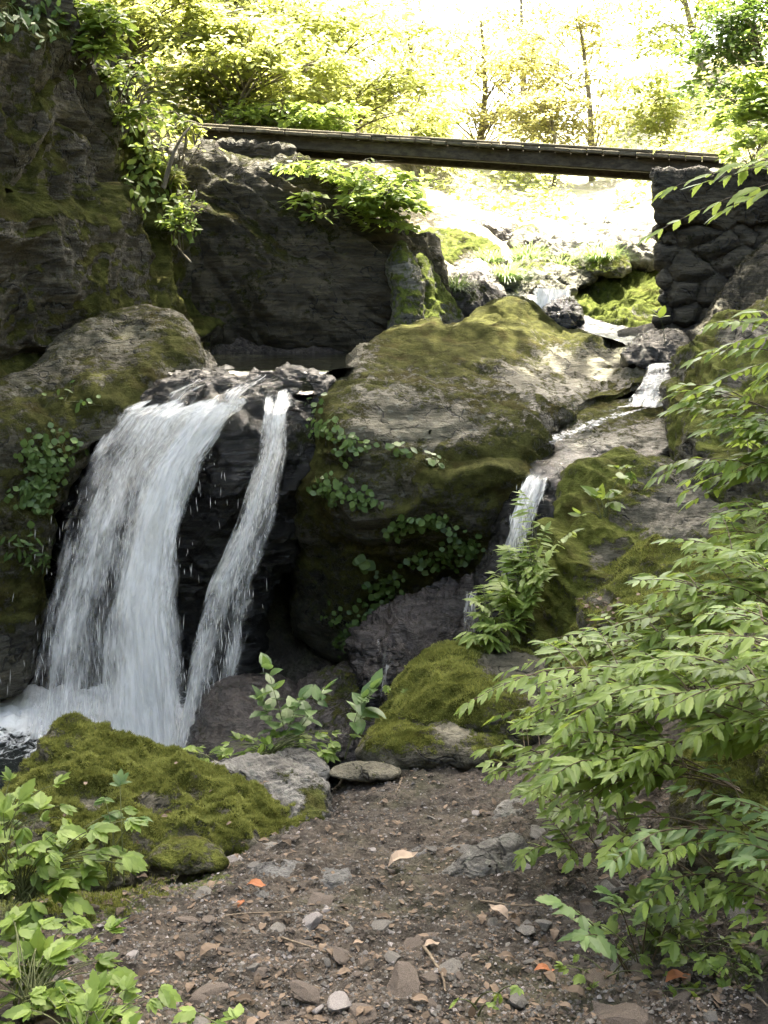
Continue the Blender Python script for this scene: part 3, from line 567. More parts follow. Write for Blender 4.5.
# ------------------------------------------------------------------ masonry and bridge
def worley(p, s=0):
    p = np.asarray(p, float); i = np.floor(p).astype(np.int64); f1 = np.full(len(p), 9.); f2 = np.full(len(p), 9.)
    for dx in (-1, 0, 1):
        for dy in (-1, 0, 1):
            for dz in (-1, 0, 1):
                c = i + np.array([dx, dy, dz]); cc = c & 0xffffffff
                h = _h(cc[:, 0], cc[:, 1], cc[:, 2], s)
                pt = c + np.stack([(h & np.uint32(1023)) / 1023., ((h >> np.uint32(10)) & np.uint32(1023)) / 1023., ((h >> np.uint32(20)) & np.uint32(1023)) / 1023.], -1)
                d = np.linalg.norm(pt - p, axis=1)
                n1 = d < f1; f2 = np.where(n1, f1, np.minimum(f2, d)); f1 = np.where(n1, d, f1)
    return f1, f2
def box(V, Fq, c, s, R=None, bev=0.0):
    """bevelled box appended to lists; c centre, s full size, R 3x3"""
    import itertools
    hx, hy, hz = np.array(s) / 2
    b = min(bev, hx * .45, hy * .45, hz * .45)
    vs = []; idx = {}
    for sx, sy, sz in itertools.product((-1, 1), repeat=3):
        for ax in range(3):
            v = np.array([sx * (hx - b), sy * (hy - b), sz * (hz - b)]); v[ax] = (sx, sy, sz)[ax] * (hx, hy, hz)[ax]
            idx[(sx, sy, sz, ax)] = len(vs); vs.append(v)
    vs = np.array(vs); R = np.eye(3) if R is None else R
    off = sum(len(v) for v in V); V.append(vs @ R.T + np.array(c))
    quads = []; tris = []
    def q(a):
        pts = vs[list(a)]; n = np.cross(pts[1] - pts[0], pts[2] - pts[0])
        if n @ pts.mean(0) < 0: a = a[::-1]
        (quads if len(a) == 4 else tris).append([off + k for k in a])
    for ax in range(3):
        o = [a for a in range(3) if a != ax]
        for s1 in (-1, 1):
            f = []
            for (u, v) in ((-1, -1), (-1, 1), (1, 1), (1, -1)):
                k = [0, 0, 0]; k[ax] = s1; k[o[0]] = u; k[o[1]] = v; f.append(idx[(*k, ax)])
            q(tuple(f))
        # edges along ax
        for u in (-1, 1):
            for v in (-1, 1):
                k1 = [0, 0, 0]; k1[o[0]] = u; k1[o[1]] = v; k2 = list(k1); k1[ax] = -1; k2[ax] = 1
                q((idx[(*k1, o[0])], idx[(*k1, o[1])], idx[(*k2, o[1])], idx[(*k2, o[0])]))
    for sx, sy, sz in itertools.product((-1, 1), repeat=3):
        q((idx[(sx, sy, sz, 0)], idx[(sx, sy, sz, 1)], idx[(sx, sy, sz, 2)]))
    Fq.append((quads, tris))
def boxes(name, lst, mat, parent, loc):
    V, Fq = [], []
    for a in lst: box(V, Fq, *a)
    V = np.vstack(V) - np.array(loc); qs = np.array(sum([f[0] for f in Fq], [])); ts = np.array(sum([f[1] for f in Fq], []))
    return link(name, mesh(name, V, [qs, ts], M[mat], False), parent)
b0 = P(191, 123, 11.0); b1 = P(728, 155, 9.6)
ax = (b1 - b0); BL = np.linalg.norm(ax); ax /= BL
sd = np.cross([0, 0, 1.], ax); sd /= np.linalg.norm(sd); up = np.cross(ax, sd)     # sd points away from the camera
R = np.stack([ax, sd, up], 1)
BW = .85
def bp(s, w, h): return b0 + ax * s + sd * w + up * h
br = empty('footbridge', bp(BL / 2, BW / 2, -.2), 'narrow wooden plank footbridge crossing the gorge above the stream', 'footbridge')
bl_ = np.array(br.location)
planks = []; s = .0; k = 0
while s < BL - .1:
    w = .135 + random.uniform(-.008, .008)
    planks.append((bp(s + w / 2, BW / 2 + random.uniform(-.03, .03), -.040 + random.uniform(-.003, .003)), (w, BW + .06, .032), R, .005)); s += w + random.uniform(.004, .008)
boxes('deck', planks, 'wood', br, bl_)
for wy in (.03, BW - .03):
    lst = []
    for a, b in ((-.02, .9), (.915, 3.0), (3.015, BL - .62), (BL - .6, BL + .02)):
        lst.append((bp((a + b) / 2, wy, -.008 + random.uniform(-.003, .003)), (b - a, .07, .026), R, .006))
    boxes('edge_rail', lst, 'wood', br, bl_)
for wy in (.09, BW - .09):
    boxes('beam', [(bp(BL / 2, wy, -.115), (BL - .02, .10, .115), R, .008)], 'darkwood', br, bl_)
boxes('end_block', [(bp(BL - .22, BW / 2, -.135), (.5, BW - .04, .14), R, .01)], 'darkwood', br, bl_)
boxes('bearer', [(bp(.35, BW / 2, -.27), (.16, BW + .1, .09), R, .01)], 'darkwood', br, bl_)

def abut(label, outl_cap, outl_m, Yc, seed):
    o = np.array(outl_m); base = P(o[:, 0].mean(), o[:, 1].max(), Yc)
    e = empty('bridge_abutment', base, label, 'bridge abutment')
    for nm, ol, mt, dd, nn in (('cap', outl_cap, 'rubble', [(1.5, .06, 'f'), (5, .035, 'r'), (14, .012, 'r')], 7), ('masonry', outl_m, 'rubble', [(1.2, .06, 'f'), (9, .01, 'r')], 6)):
        q = np.array(ol, float); c = q.mean(0)
        r = rock(nm, 'tmp' + nm + label, 'x', ol, [(c[0], q[:, 1].min(), Yc + (.02 if nm == 'cap' else .05)), (c[0], q[:, 1].max(), Yc - (.0 if nm == 'cap' else .12)), (q[:, 0].min(), c[1], Yc), (q[:, 0].max(), c[1], Yc - .25)],
                 mt, .12, 1.0, None, nn, 1.6, dd, moss=.12, upmoss=.3, seed=seed)
        del r['label']; del r['category']
        if nm == 'masonry':
            me = r.data; V = np.zeros(len(me.vertices) * 3, np.float32); me.vertices.foreach_get('co', V); V = V.reshape(-1, 3)
            Fa = grid_faces(1, 1) if 0 else None
            nr = np.zeros(len(V) * 3, np.float32); me.vertex_normals.foreach_get('vector', nr); nr = nr.reshape(-1, 3)
            p = V * np.array([3.6, 3.6, 5.2]); p = p + .35 * np.stack([noise(V * 3, 1), noise(V * 3, 2), noise(V * 3, 3)], -1)
            f1, f2 = worley(p, seed); g = np.clip((f2 - f1) * 2.4, 0, 1)
            V = V + nr * (.10 * (g ** .6) - .07)[:, None]
            me.vertices.foreach_set('co', V.astype(np.float32).ravel()); me.update()
        r.location = np.array(r.location) - base; r.parent = e
    return e
abut('rough rubble stone abutment under the right end of the footbridge',
     [(656, 176), (662, 173), (700, 172), (790, 174), (860, 178), (862, 218), (780, 222), (700, 222), (662, 222), (656, 210)],
     [(661, 215), (700, 212), (860, 212), (866, 300), (862, 385), (740, 395), (668, 385), (652, 345), (660, 300), (657, 260)], 9.25, 501)
abut('low shaded abutment block under the left end of the footbridge',
     [(204, 146), (210, 143), (250, 143), (288, 146), (294, 152), (292, 164), (250, 168), (206, 166)],
     [(200, 162), (250, 160), (296, 162), (300, 180), (290, 205), (250, 210), (205, 205)], 10.75, 502)

# ------------------------------------------------------------------ water
def water_mat(name, base, foam=True, wave=7, rough=.04, bumpd=.02):
    m, nt, out = new_mat(name); g = N(nt)
    pos = g.n('ShaderNodeNewGeometry').outputs['Position']
    n1 = g.noise(pos, wave, 4, .55, .6); n2 = g.noise(pos, wave * 4, 3, .5)
    b = g.n('ShaderNodeBsdfPrincipled'); b.inputs['IOR'].default_value = 1.33
    if foam:
        f = g.attr('foam')
        nf = g.noise(pos, 12, 6, .7, 1.2)
        ff = g.ramp(g.math('ADD', f, g.math('MULTIPLY', g.math('SUBTRACT', nf, .5), 2.6)), .35, .95)
        g.put(b.inputs['Base Color'], g.mix(ff, base, (.86, .85, .82)))
        g.put(b.inputs['Roughness'], g.math('ADD', rough, g.math('MULTIPLY', ff, .55)))
        h = g.math('ADD', n1, g.math('MULTIPLY', nf, .6))
    else:
        b.inputs['Base Color'].default_value = (*base, 1); b.inputs['Roughness'].default_value = rough; h = g.math('ADD', n1, g.math('MULTIPLY', n2, .3))
    g.put(b.inputs['Normal'], g.bump(h, .6, bumpd))
    nt.links.new(b.outputs[0], out.inputs[0]); return m
M['poolwater'] = water_mat('pool_water', (.012, .013, .009), False, 4, .03, .012)
M['foamwater'] = water_mat('plunge_water', (.014, .017, .016), True, 8, .06, .03)
def fall_mat(name, ufreq, vfreq, lo, hi, col=(.92, .93, .92)):
    m, nt, out = new_mat(name); g = N(nt)
    uv = g.n('ShaderNodeUVMap').outputs[0]
    m1 = g.n('ShaderNodeMapping', i_Vector=uv, i_Scale=(ufreq, vfreq, 1)).outputs[0]
    m2 = g.n('ShaderNodeMapping', i_Vector=uv, i_Scale=(ufreq * 2.9, vfreq * 3.2, 1)).outputs[0]
    m3 = g.n('ShaderNodeMapping', i_Vector=uv, i_Scale=(ufreq * .28, vfreq * .45, 1)).outputs[0]
    a = g.noise(m1, 1, 4, .6, .25); b_ = g.noise(m2, 1, 3, .6, .2); c = g.noise(m3, 1, 2, .5)
    s = g.math('ADD', g.math('MULTIPLY', a, .5), g.math('ADD', g.math('MULTIPLY', b_, .28), g.math('MULTIPLY', c, .55)))
    s = g.math('ADD', s, g.math('MULTIPLY', g.math('SUBTRACT', g.attr('dens'), .5), .9))
    al = g.ramp(s, lo, hi)
    d = g.n('ShaderNodeBsdfPrincipled', i_Roughness=.35); cc = g.mix(g.ramp(g.math('ADD', g.math('MULTIPLY', a, .55), g.math('MULTIPLY', b_, .45)), .38, .62), tuple(x * .82 for x in col), col); g.put(d.inputs['Base Color'], cc)
    g.put(d.inputs['Normal'], g.bump(g.math('ADD', a, b_), .7, .03))
    t = g.n('ShaderNodeBsdfTranslucent'); g.put(t.inputs[0], cc)
    mx = g.n('ShaderNodeMixShader'); mx.inputs[0].default_value = .35
    nt.links.new(d.outputs[0], mx.inputs[1]); nt.links.new(t.outputs[0], mx.inputs[2])
    tr = g.n('ShaderNodeBsdfTransparent')
    m2_ = g.n('ShaderNodeMixShader'); g.put(m2_.inputs[0], al)
    nt.links.new(tr.outputs[0], m2_.inputs[1]); nt.links.new(mx.outputs[0], m2_.inputs[2])
    nt.links.new(m2_.outputs[0], out.inputs[0]); return m
M['fall'] = fall_mat('falling_water', 27, 4.6, .42, .86)
M['splash'] = fall_mat('splashing_water', 13, 11, .46, .70)
M['thinfall'] = fall_mat('thin_falling_water', 34, 4.0, .55, .9)
PZ = 1.159
ys = np.linspace(6.93, 10.8, 140); uu = np.linspace(0, 1, 90)
xl = np.interp(ys, [6.88, 7.1, 7.6, 10.8], [-1.16, -1.3, -2.2, -2.6]); xr = np.interp(ys, [7.1, 7.3, 7.6, 8.6, 10.8], [-.42, -.30, -.14, .2, .5])
X = xl[:, None] * (1 - uu) + xr[:, None] * uu; Y_ = np.repeat(ys[:, None], 90, 1)
Zp = PZ + .004 * fbm(np.stack([X * 4, Y_ * 4, 0 * X], -1), 3, 9) - .14 * smooth(7.32, 6.93, Y_ + .06 * fbm(np.stack([X * 5, 0 * X, 0 * X], -1), 2, 91)) ** 2
tag(link('upper_pool', mesh('upper_pool', np.stack([X, Y_, Zp], -1).reshape(-1, 3), grid_faces(140, 90), M['poolwater'])), kind='structure')
QZ = P(60, 740, 6.2)[2]
xs = np.linspace(-5.5, .1, 260); ys = np.linspace(2.8, 7.4, 200)
X, Y_ = np.meshgrid(xs, ys); q = np.stack([X, Y_, 0 * X + QZ], -1); qx, qy = proj(q)
foam = 1.35 * gauss(qx, qy, 95, 722, 140, 42) + 1.1 * gauss(qx, qy, 0, 708, 90, 18) + .7 * gauss(qx, qy, 170, 745, 60, 16) - .15
foam = np.clip(foam, 0, 1.2)
Zq = QZ + .02 * fbm(q * 5, 4, 4) + foam * (.09 * np.abs(fbm(q * 4, 4, 14)) + .05 * np.abs(fbm(q * 16, 4, 24)) + .01)
tag(link('plunge_pool', mesh('plunge_pool', np.stack([X, Y_, Zq], -1).reshape(-1, 3), grid_faces(200, 260), M['foamwater'], attrs={'foam': foam.ravel()})), kind='structure')
# upstream water, a winding sheet
def ribbon(name, pts, mat, foamf, kind='structure', nx=24, ny=120, amp=.02):
    """pts: (px_left, px_right, py, Y) down the flow"""
    pts = np.array(pts, float); t = np.linspace(0, 1, len(pts)); tt = np.linspace(0, 1, ny)
    ip = [np.interp(tt, t, pts[:, k]) for k in range(4)]
    u = np.linspace(0, 1, nx)[None]
    px = ip[0][:, None] * (1 - u) + ip[1][:, None] * u; py = np.repeat(ip[2][:, None], nx, 1); Yy = np.repeat(ip[3][:, None], nx, 1)
    V = PA(px, py, Yy); V[..., 2] += amp * fbm(V * 5, 4, 8) + amp * .6 * fbm(V * 14, 3, 18)
    fo = foamf(px, py)
    o = link(name, mesh(name, V.reshape(-1, 3), grid_faces(ny, nx), M[mat], attrs={'foam': np.clip(fo, 0, 1.2).ravel()})); tag(o, kind=kind); return o
ribbon('stream', [(440, 500, 262, 12.2), (438, 510, 285, 11.0), (460, 560, 300, 10.3), (525, 590, 318, 9.8), (575, 640, 331, 9.4), (620, 675, 341, 8.9), (634, 690, 352, 8.45), (640, 690, 364, 8.1)],
       'foamwater', lambda px, py: 1.2 * gauss(px, py, 545, 305, 22, 12) + .7 * gauss(px, py, 485, 285, 12, 10) + .8 * gauss(px, py, 660, 362, 30, 8))
def fall(edgeL, edgeR, dens, mat, name='waterfall', layers=3, n=(60, 140), off=.05, seed=0, edgefade=.35, wob=.03, topfade=.0):
    eL, eR = np.array(edgeL, float), np.array(edgeR, float)
    objs_V, objs_F, UV, D = [], [], [], []
    for L in range(layers):
        tt = np.linspace(0, 1, n[1]); t = np.linspace(0, 1, len(eL))
        l = np.stack([np.interp(tt, t, eL[:, k]) for k in range(3)], -1); r = np.stack([np.interp(tt, t, eR[:, k]) for k in range(3)], -1)
        # smooth kinks
        for _ in range(6): l[1:-1] = (l[:-2] + 2 * l[1:-1] + l[2:]) / 4; r[1:-1] = (r[:-2] + 2 * r[1:-1] + r[2:]) / 4
        wl = PA(l[:, 0], l[:, 1], l[:, 2]); wr = PA(r[:, 0], r[:, 1], r[:, 2])
        u = np.linspace(0, 1, n[0])[None, :, None]
        V = wl[:, None] * (1 - u) + wr[:, None] * u
        um = u[..., 0]; arch = (.12 * np.sin(PI * um)) * np.linalg.norm(wr - wl, axis=1)[:, None]
        V[..., 1] -= arch + (L - layers / 2) * off * (.4 + tt[:, None])
        nz = fbm(np.stack([um * 6 + 0 * tt[:, None], tt[:, None] * 1.5 + 0 * um, 0 * um + L * 5.1 + seed + 0 * tt[:, None]], -1), 4, 40)
        V[..., 1] += nz * .14 * (.3 + tt[:, None])
        V[..., 0] += wob * nz
        width = np.linalg.norm(wr - wl, axis=1).mean(); length = np.linalg.norm(np.diff(wl, axis=0), axis=1).sum()
        U = np.stack([um * width + 0 * tt[:, None] + L * 13.7 + seed, tt[:, None] * length + 0 * um], -1)
        e = np.minimum(um, 1 - um) * 2
        ed = smooth(0, edgefade, e + .25 * fbm(np.stack([um * 3 + 0 * tt[:, None], tt[:, None] * 6 + 0 * um, 0 * um + L + 0 * tt[:, None]], -1), 3, 60))
        de = dens(um + 0 * tt[:, None], tt[:, None] + 0 * um) - (1 - ed) * .8 - topfade * (1 - smooth(0, .12, tt))[:, None]
        objs_F.append(grid_faces(n[1], n[0]) + sum(len(v) for v in objs_V)); objs_V.append(V.reshape(-1, 3)); UV.append(U.reshape(-1, 2)); D.append(de.ravel())
    o = link(name, mesh(name, np.vstack(objs_V), np.vstack(objs_F), M[mat], uv=np.vstack(UV), attrs={'dens': np.concatenate(D)}))
    return tag(o, kind='structure')
# the lip: thin water sliding over the shelf
fall([(198, 370, 7.34), (192, 374, 7.1), (176, 381, 6.92), (150, 392, 6.72), (128, 415, 6.58), (104, 450, 6.5)], [(322, 370, 7.34), (320, 375, 7.1), (314, 382, 6.88), (306, 392, 6.66), (296, 415, 6.5), (292, 450, 6.44)], lambda u, t: .22 + .16 * np.sin(u * 13) + .25 * t * (u < .6) - .8 * smooth(.6, .95, t + .08 * np.sin(u * 17)), 'thinfall', layers=2, off=.012, seed=1, n=(90, 120), topfade=.2)
# the wide fall
def d1(u, t):
    core = np.exp(-((u - (.70 + .03 * t)) / .15) ** 2)
    return .39 + .34 * core + .20 * (1 - smooth(0, .45, t)) - .06 * t * (1 - core) + .08 * np.sin(u * 17 + 3 * t) - .6 * (1 - smooth(.0, .09, t + .03 * np.sin(u * 23) + .015 * np.sin(u * 61)))
fall([(140, 398, 6.68), (104, 414, 6.57), (72, 462, 6.45), (44, 530, 6.35), (18, 612, 6.25), (-6, 722, 6.17)],
     [(258, 398, 6.62), (246, 416, 6.54), (216, 464, 6.44), (202, 530, 6.34), (200, 610, 6.22), (218, 754, 6.06)], d1, 'fall', layers=3, n=(130, 240), off=.07, seed=3, edgefade=.35)
# thin clear water with a few white threads sliding over the shelf above it
fall([(190, 377, 7.04), (160, 386, 6.84), (126, 402, 6.70), (110, 425, 6.6)], [(284, 377, 7.04), (274, 386, 6.82), (262, 402, 6.62), (246, 425, 6.55)], lambda u, t: .27 + .16 * np.sin(u * 19 + 3 * t) + 0 * t, 'thinfall', layers=1, n=(90, 60), off=.02, seed=5, edgefade=.3, topfade=.2)
# the second, slanting fall
fall([(258, 380, 7.0), (258, 394, 6.74), (258, 414, 6.48), (252, 455, 6.40), (228, 520, 6.30), (198, 580, 6.22), (180, 650, 6.12), (158, 755, 5.98)],
     [(318, 380, 7.0), (306, 394, 6.74), (296, 413, 6.48), (294, 450, 6.40), (286, 515, 6.30), (270, 575, 6.22), (254, 650, 6.12), (236, 755, 5.98)], lambda u, t: .56 + .08 * np.sin(u * 12 + 5 * t) - .45 * (1 - smooth(.05, .22, t + .04 * np.sin(u * 15))) - .22 * t - .12 * smooth(.55, 1, u), 'fall', layers=3, n=(60, 240), off=.05, seed=7, edgefade=.55, topfade=.2)
fall([(268, 440, 6.42), (272, 520, 6.3), (262, 600, 6.2), (250, 690, 6.1)], [(300, 440, 6.44), (300, 520, 6.3), (276, 600, 6.2), (262, 690, 6.1)], lambda u, t: .16 + 0 * u, 'thinfall', layers=2, n=(30, 160), off=.04, seed=9, edgefade=.5)
# thin threads over the black rock between the two falls
fall([(222, 430, 6.42), (216, 500, 6.36), (205, 600, 6.26)], [(262, 430, 6.42), (250, 500, 6.36), (235, 600, 6.26)], lambda u, t: .12 + 0 * u, 'thinfall', layers=1, n=(30, 120), seed=15)
# right hand cascades
fall([(646, 364, 7.95), (638, 384, 7.72), (626, 406, 7.42)], [(676, 362, 8.0), (672, 382, 7.76), (664, 406, 7.42)], lambda u, t: .34 + .12 * t + 0 * u, 'splash', layers=3, n=(40, 60), off=.06, seed=21, wob=.08)
fall([(528, 462, 6.48), (520, 480, 6.30), (512, 505, 6.15), (505, 540, 6.05), (500, 575, 5.95)], [(562, 462, 6.50), (552, 480, 6.30), (544, 505, 6.15), (528, 540, 6.05), (510, 575, 5.95)], lambda u, t: .56 - .5 * (1 - smooth(.05, .3, t)) - .2 * t + 0 * u, 'fall', layers=3, n=(40, 80), off=.04, seed=25)
fall([(626, 404, 7.50), (580, 414, 7.22), (530, 442, 6.76)], [(664, 404, 7.46), (618, 420, 7.02), (572, 446, 6.66)], lambda u, t: .26 + .1 * np.sin(u * 8 + t * 5), 'splash', layers=2, n=(60, 60), off=.02, seed=26, wob=.02)
fall([(538, 438, 6.72), (524, 455, 6.5), (516, 480, 6.28)], [(590, 438, 6.72), (570, 458, 6.5), (556, 480, 6.28)], lambda u, t: .15 + 0 * u, 'thinfall', layers=2, n=(40, 60), off=.01, seed=27)
fall([(462, 592, 5.88), (460, 620, 5.78), (462, 650, 5.7)], [(480, 590, 5.88), (478, 620, 5.78), (474, 650, 5.7)], lambda u, t: .42 + 0 * u, 'thinfall', layers=2, n=(16, 60), off=.02, seed=29)
fall([(362, 632, 5.95), (366, 655, 5.66), (364, 690, 5.6), (366, 725, 5.58)], [(392, 632, 5.95), (394, 655, 5.66), (390, 690, 5.6), (390, 725, 5.58)], lambda u, t: .24 + .08 * (np.abs(u - .7) < .2) + 0 * t, 'thinfall', layers=2, n=(30, 80), off=.02, seed=31)
fall([(532, 288, 10.1), (528, 305, 9.95), (528, 322, 9.8)], [(572, 290, 10.1), (574, 305, 9.9), (560, 322, 9.75)], lambda u, t: .8 + 0 * u, 'fall', layers=2, n=(24, 30), off=.03, seed=33)
# spray: drops flung clear of the falls
def spray(num, edges, seed, hmin=.004, hmax=.012):
    rg = np.random.default_rng(seed); Vs = []
    eL, eR = [np.array(e, float) for e in edges]; t = np.linspace(0, 1, len(eL))
    tt = rg.random(num) ** .8; u = rg.normal(.5, .24, num)
    l = np.stack([np.interp(tt, t, eL[:, k]) for k in range(3)], -1); r = np.stack([np.interp(tt, t, eR[:, k]) for k in range(3)], -1)
    q = l * (1 - u[:, None]) + r * u[:, None]
    c = PA(q[:, 0], q[:, 1], q[:, 2] - rg.uniform(.0, .28, num) * (.3 + tt))
    ln = rg.uniform(.02, .10, num) * (.4 + tt); w = rg.uniform(.0007, .0015, num)
    d = np.stack([(rg.normal(0, .10, num) - .12 * (.5 - u)), rg.normal(-.1, .1, num), -np.ones(num)], -1); d /= np.linalg.norm(d, axis=1, keepdims=True)
    s = np.cross(d, [0, 1, 0]); s /= np.linalg.norm(s, axis=1, keepdims=True); s2 = np.cross(d, s)
    base = [c - d * ln[:, None] / 2, c + s * w[:, None], c + s2 * w[:, None], c - s * w[:, None], c - s2 * w[:, None], c + d * ln[:, None] / 2]
    V = np.stack(base, 1).reshape(-1, 3); k = np.arange(num)[:, None] * 6
    tri = np.array([[0, 1, 2], [0, 2, 3], [0, 3, 4], [0, 4, 1], [5, 2, 1], [5, 3, 2], [5, 4, 3], [5, 1, 4]])
    return V, (k[:, :, None] + tri[None]).reshape(-1, 3)
m, nt, out = new_mat('water_drops'); g = N(nt); b = g.n('ShaderNodeBsdfPrincipled', i_Roughness=.2); b.inputs['Base Color'].default_value = (.88, .87, .84, 1); nt.links.new(b.outputs[0], out.inputs[0]); M['drops'] = m
Vs, Fs_ = [], []; off = 0
for num, e, sd_ in ((700, ([(110, 430, 6.5), (50, 560, 6.3), (20, 700, 6.2)], [(240, 420, 6.5), (200, 540, 6.3), (195, 740, 6.1)]), 1),
                    (300, ([(262, 440, 6.4), (222, 560, 6.2), (170, 740, 6.0)], [(290, 440, 6.4), (262, 560, 6.2), (225, 740, 6.0)]), 2),
                    (120, ([(515, 480, 6.2), (505, 560, 6.0)], [(550, 480, 6.2), (520, 560, 6.0)]), 3)):
    V, Fq = spray(num, e, sd_); Vs.append(V); Fs_.append(Fq + off); off += len(V)
tag(link('spray', mesh('spray', np.vstack(Vs), np.vstack(Fs_), M['drops'], False)), kind='stuff', label='fine white drops flung off the two falls', cat='spray')
# ------------------------------------------------------------------ leaves and plants
def leaf_tpl(kind):
    """unit leaf along +x, width along y, face up +z"""
    if kind == 'lance':   n, W, pk, ser, droop, fold = 9, .155, .8, .12, .22, .10
    elif kind == 'ovate': n, W, pk, ser, droop, fold = 7, .25, .72, .04, .18, .10
    elif kind == 'serr':  n, W, pk, ser, droop, fold = 9, .24, .85, .14, .20, .10
    elif kind == 'round': n, W, pk, ser, droop, fold = 6, .42, .9, .05, .08, .06
    elif kind == 'dead':  n, W, pk, ser, droop, fold = 5, .27, .9, .08, -.25, .18
    else:                 n, W, pk, ser, droop, fold = 3, .27, .8, 0, .12, .08       # small far leaf
    x = np.linspace(0, 1, n + 1)
    w = W * np.sin(PI * x ** pk) ** .9; w[0] = .012; w[-1] = 0.0
    if ser: w[1:-1] *= 1 + ser * np.where(np.arange(1, n) % 2, 1, -1)
    z = -droop * x ** 2
    mid = np.stack([x, 0 * x, z], -1); xs_ = x + (0.05 if ser else 0) * w
    Lv = np.stack([xs_, w, z + fold * w * 2 - .04 * w], -1); Rv = np.stack([xs_, -w, z + fold * w * 2 - .04 * w], -1)
    V = np.vstack([mid, Lv, Rv]); m = n + 1
    F_ = [(i, i + 1, m + i + 1, m + i) for i in range(n)] + [(i + 1, i, 2 * m + i, 2 * m + i + 1) for i in range(n)]
    return V, np.array(F_)
TPL = {k: leaf_tpl(k) for k in ('lance', 'ovate', 'serr', 'round', 'dead', 'far')}
def leaves_mesh(name, kind, pos, d, upv, size, mat, parent=None, origin=None, wid=None, rnd=None, seed=0):
    V, Fq = TPL[kind]; pos = np.asarray(pos, float); d = np.asarray(d, float); upv = np.asarray(upv, float); size = np.asarray(size, float)
    n = len(pos); rg = np.random.default_rng(seed + n)
    d = d / (np.linalg.norm(d, axis=1, keepdims=True) + 1e-9)
    s = np.cross(upv, d); s /= np.linalg.norm(s, axis=1, keepdims=True) + 1e-9; u = np.cross(d, s)
    wid = np.ones(n) if wid is None else wid
    droop = rg.uniform(.2, 1.5, n)
    P_ = pos[:, None] + size[:, None, None] * (V[None, :, 0:1] * d[:, None] + V[None, :, 1:2] * s[:, None] * wid[:, None, None] + V[None, :, 2:3] * u[:, None] * droop[:, None, None])
    Fa = (Fq[None] + (np.arange(n) * len(V))[:, None, None]).reshape(-1, 4)
    r = rg.random(n) if rnd is None else rnd
    o = np.zeros(3) if origin is None else np.array(origin)
    me = mesh(name, P_.reshape(-1, 3) - o, Fa, M[mat], False, attrs={'rnd': np.repeat(np.clip(r, 0, 1), len(V))})
    return link(name, me, parent)
def tubes(name, paths, mat, parent=None, origin=None, sides=5):
    """paths: list of (points (n,3), radii (n,)) -> one mesh"""
    Vs, Fs_, off = [], [], 0
    for p, r in paths:
        p = np.asarray(p, float); r = np.asarray(r, float); n = len(p)
        t = np.gradient(p, axis=0); t /= np.linalg.norm(t, axis=1, keepdims=True) + 1e-9
        a = np.cross(t, [.31, .17, .93]); a /= np.linalg.norm(a, axis=1, keepdims=True) + 1e-9; b = np.cross(t, a)
        th = np.linspace(0, 2 * PI, sides, endpoint=False)
        V = p[:, None] + r[:, None, None] * (np.cos(th)[None, :, None] * a[:, None] + np.sin(th)[None, :, None] * b[:, None])
        Vs.append(V.reshape(-1, 3)); Fs_.append(grid_faces(n, sides, True) + off); off += n * sides
    o = np.zeros(3) if origin is None else np.array(origin)
    return link(name, mesh(name, np.vstack(Vs) - o, np.vstack(Fs_), M[mat]), parent)
def nrm(v): v = np.asarray(v, float); return v / (np.linalg.norm(v) + 1e-9)
def arc(p0, p1, sag, n=14, rg=None, wob=.0):
    """arching stem from p0 to p1, bowed upward by sag"""
    t = np.linspace(0, 1, n)[:, None]; p = np.array(p0) * (1 - t) + np.array(p1) * t
    p = p + np.array([0, 0, 1.]) * (sag * 4 * t * (1 - t) * (1 - .25 * t))
    if rg is not None and wob: p = p + wob * np.sin(t * rg.uniform(2, 5) + rg.uniform(0, 6)) * t * rg.normal(0, 1, 3)
    return p
def at(p, t):
    k = t * (len(p) - 1); i = int(min(k, len(p) - 2)); f = k - i
    return p[i] * (1 - f) + p[i + 1] * f, nrm(p[i + 1] - p[i])
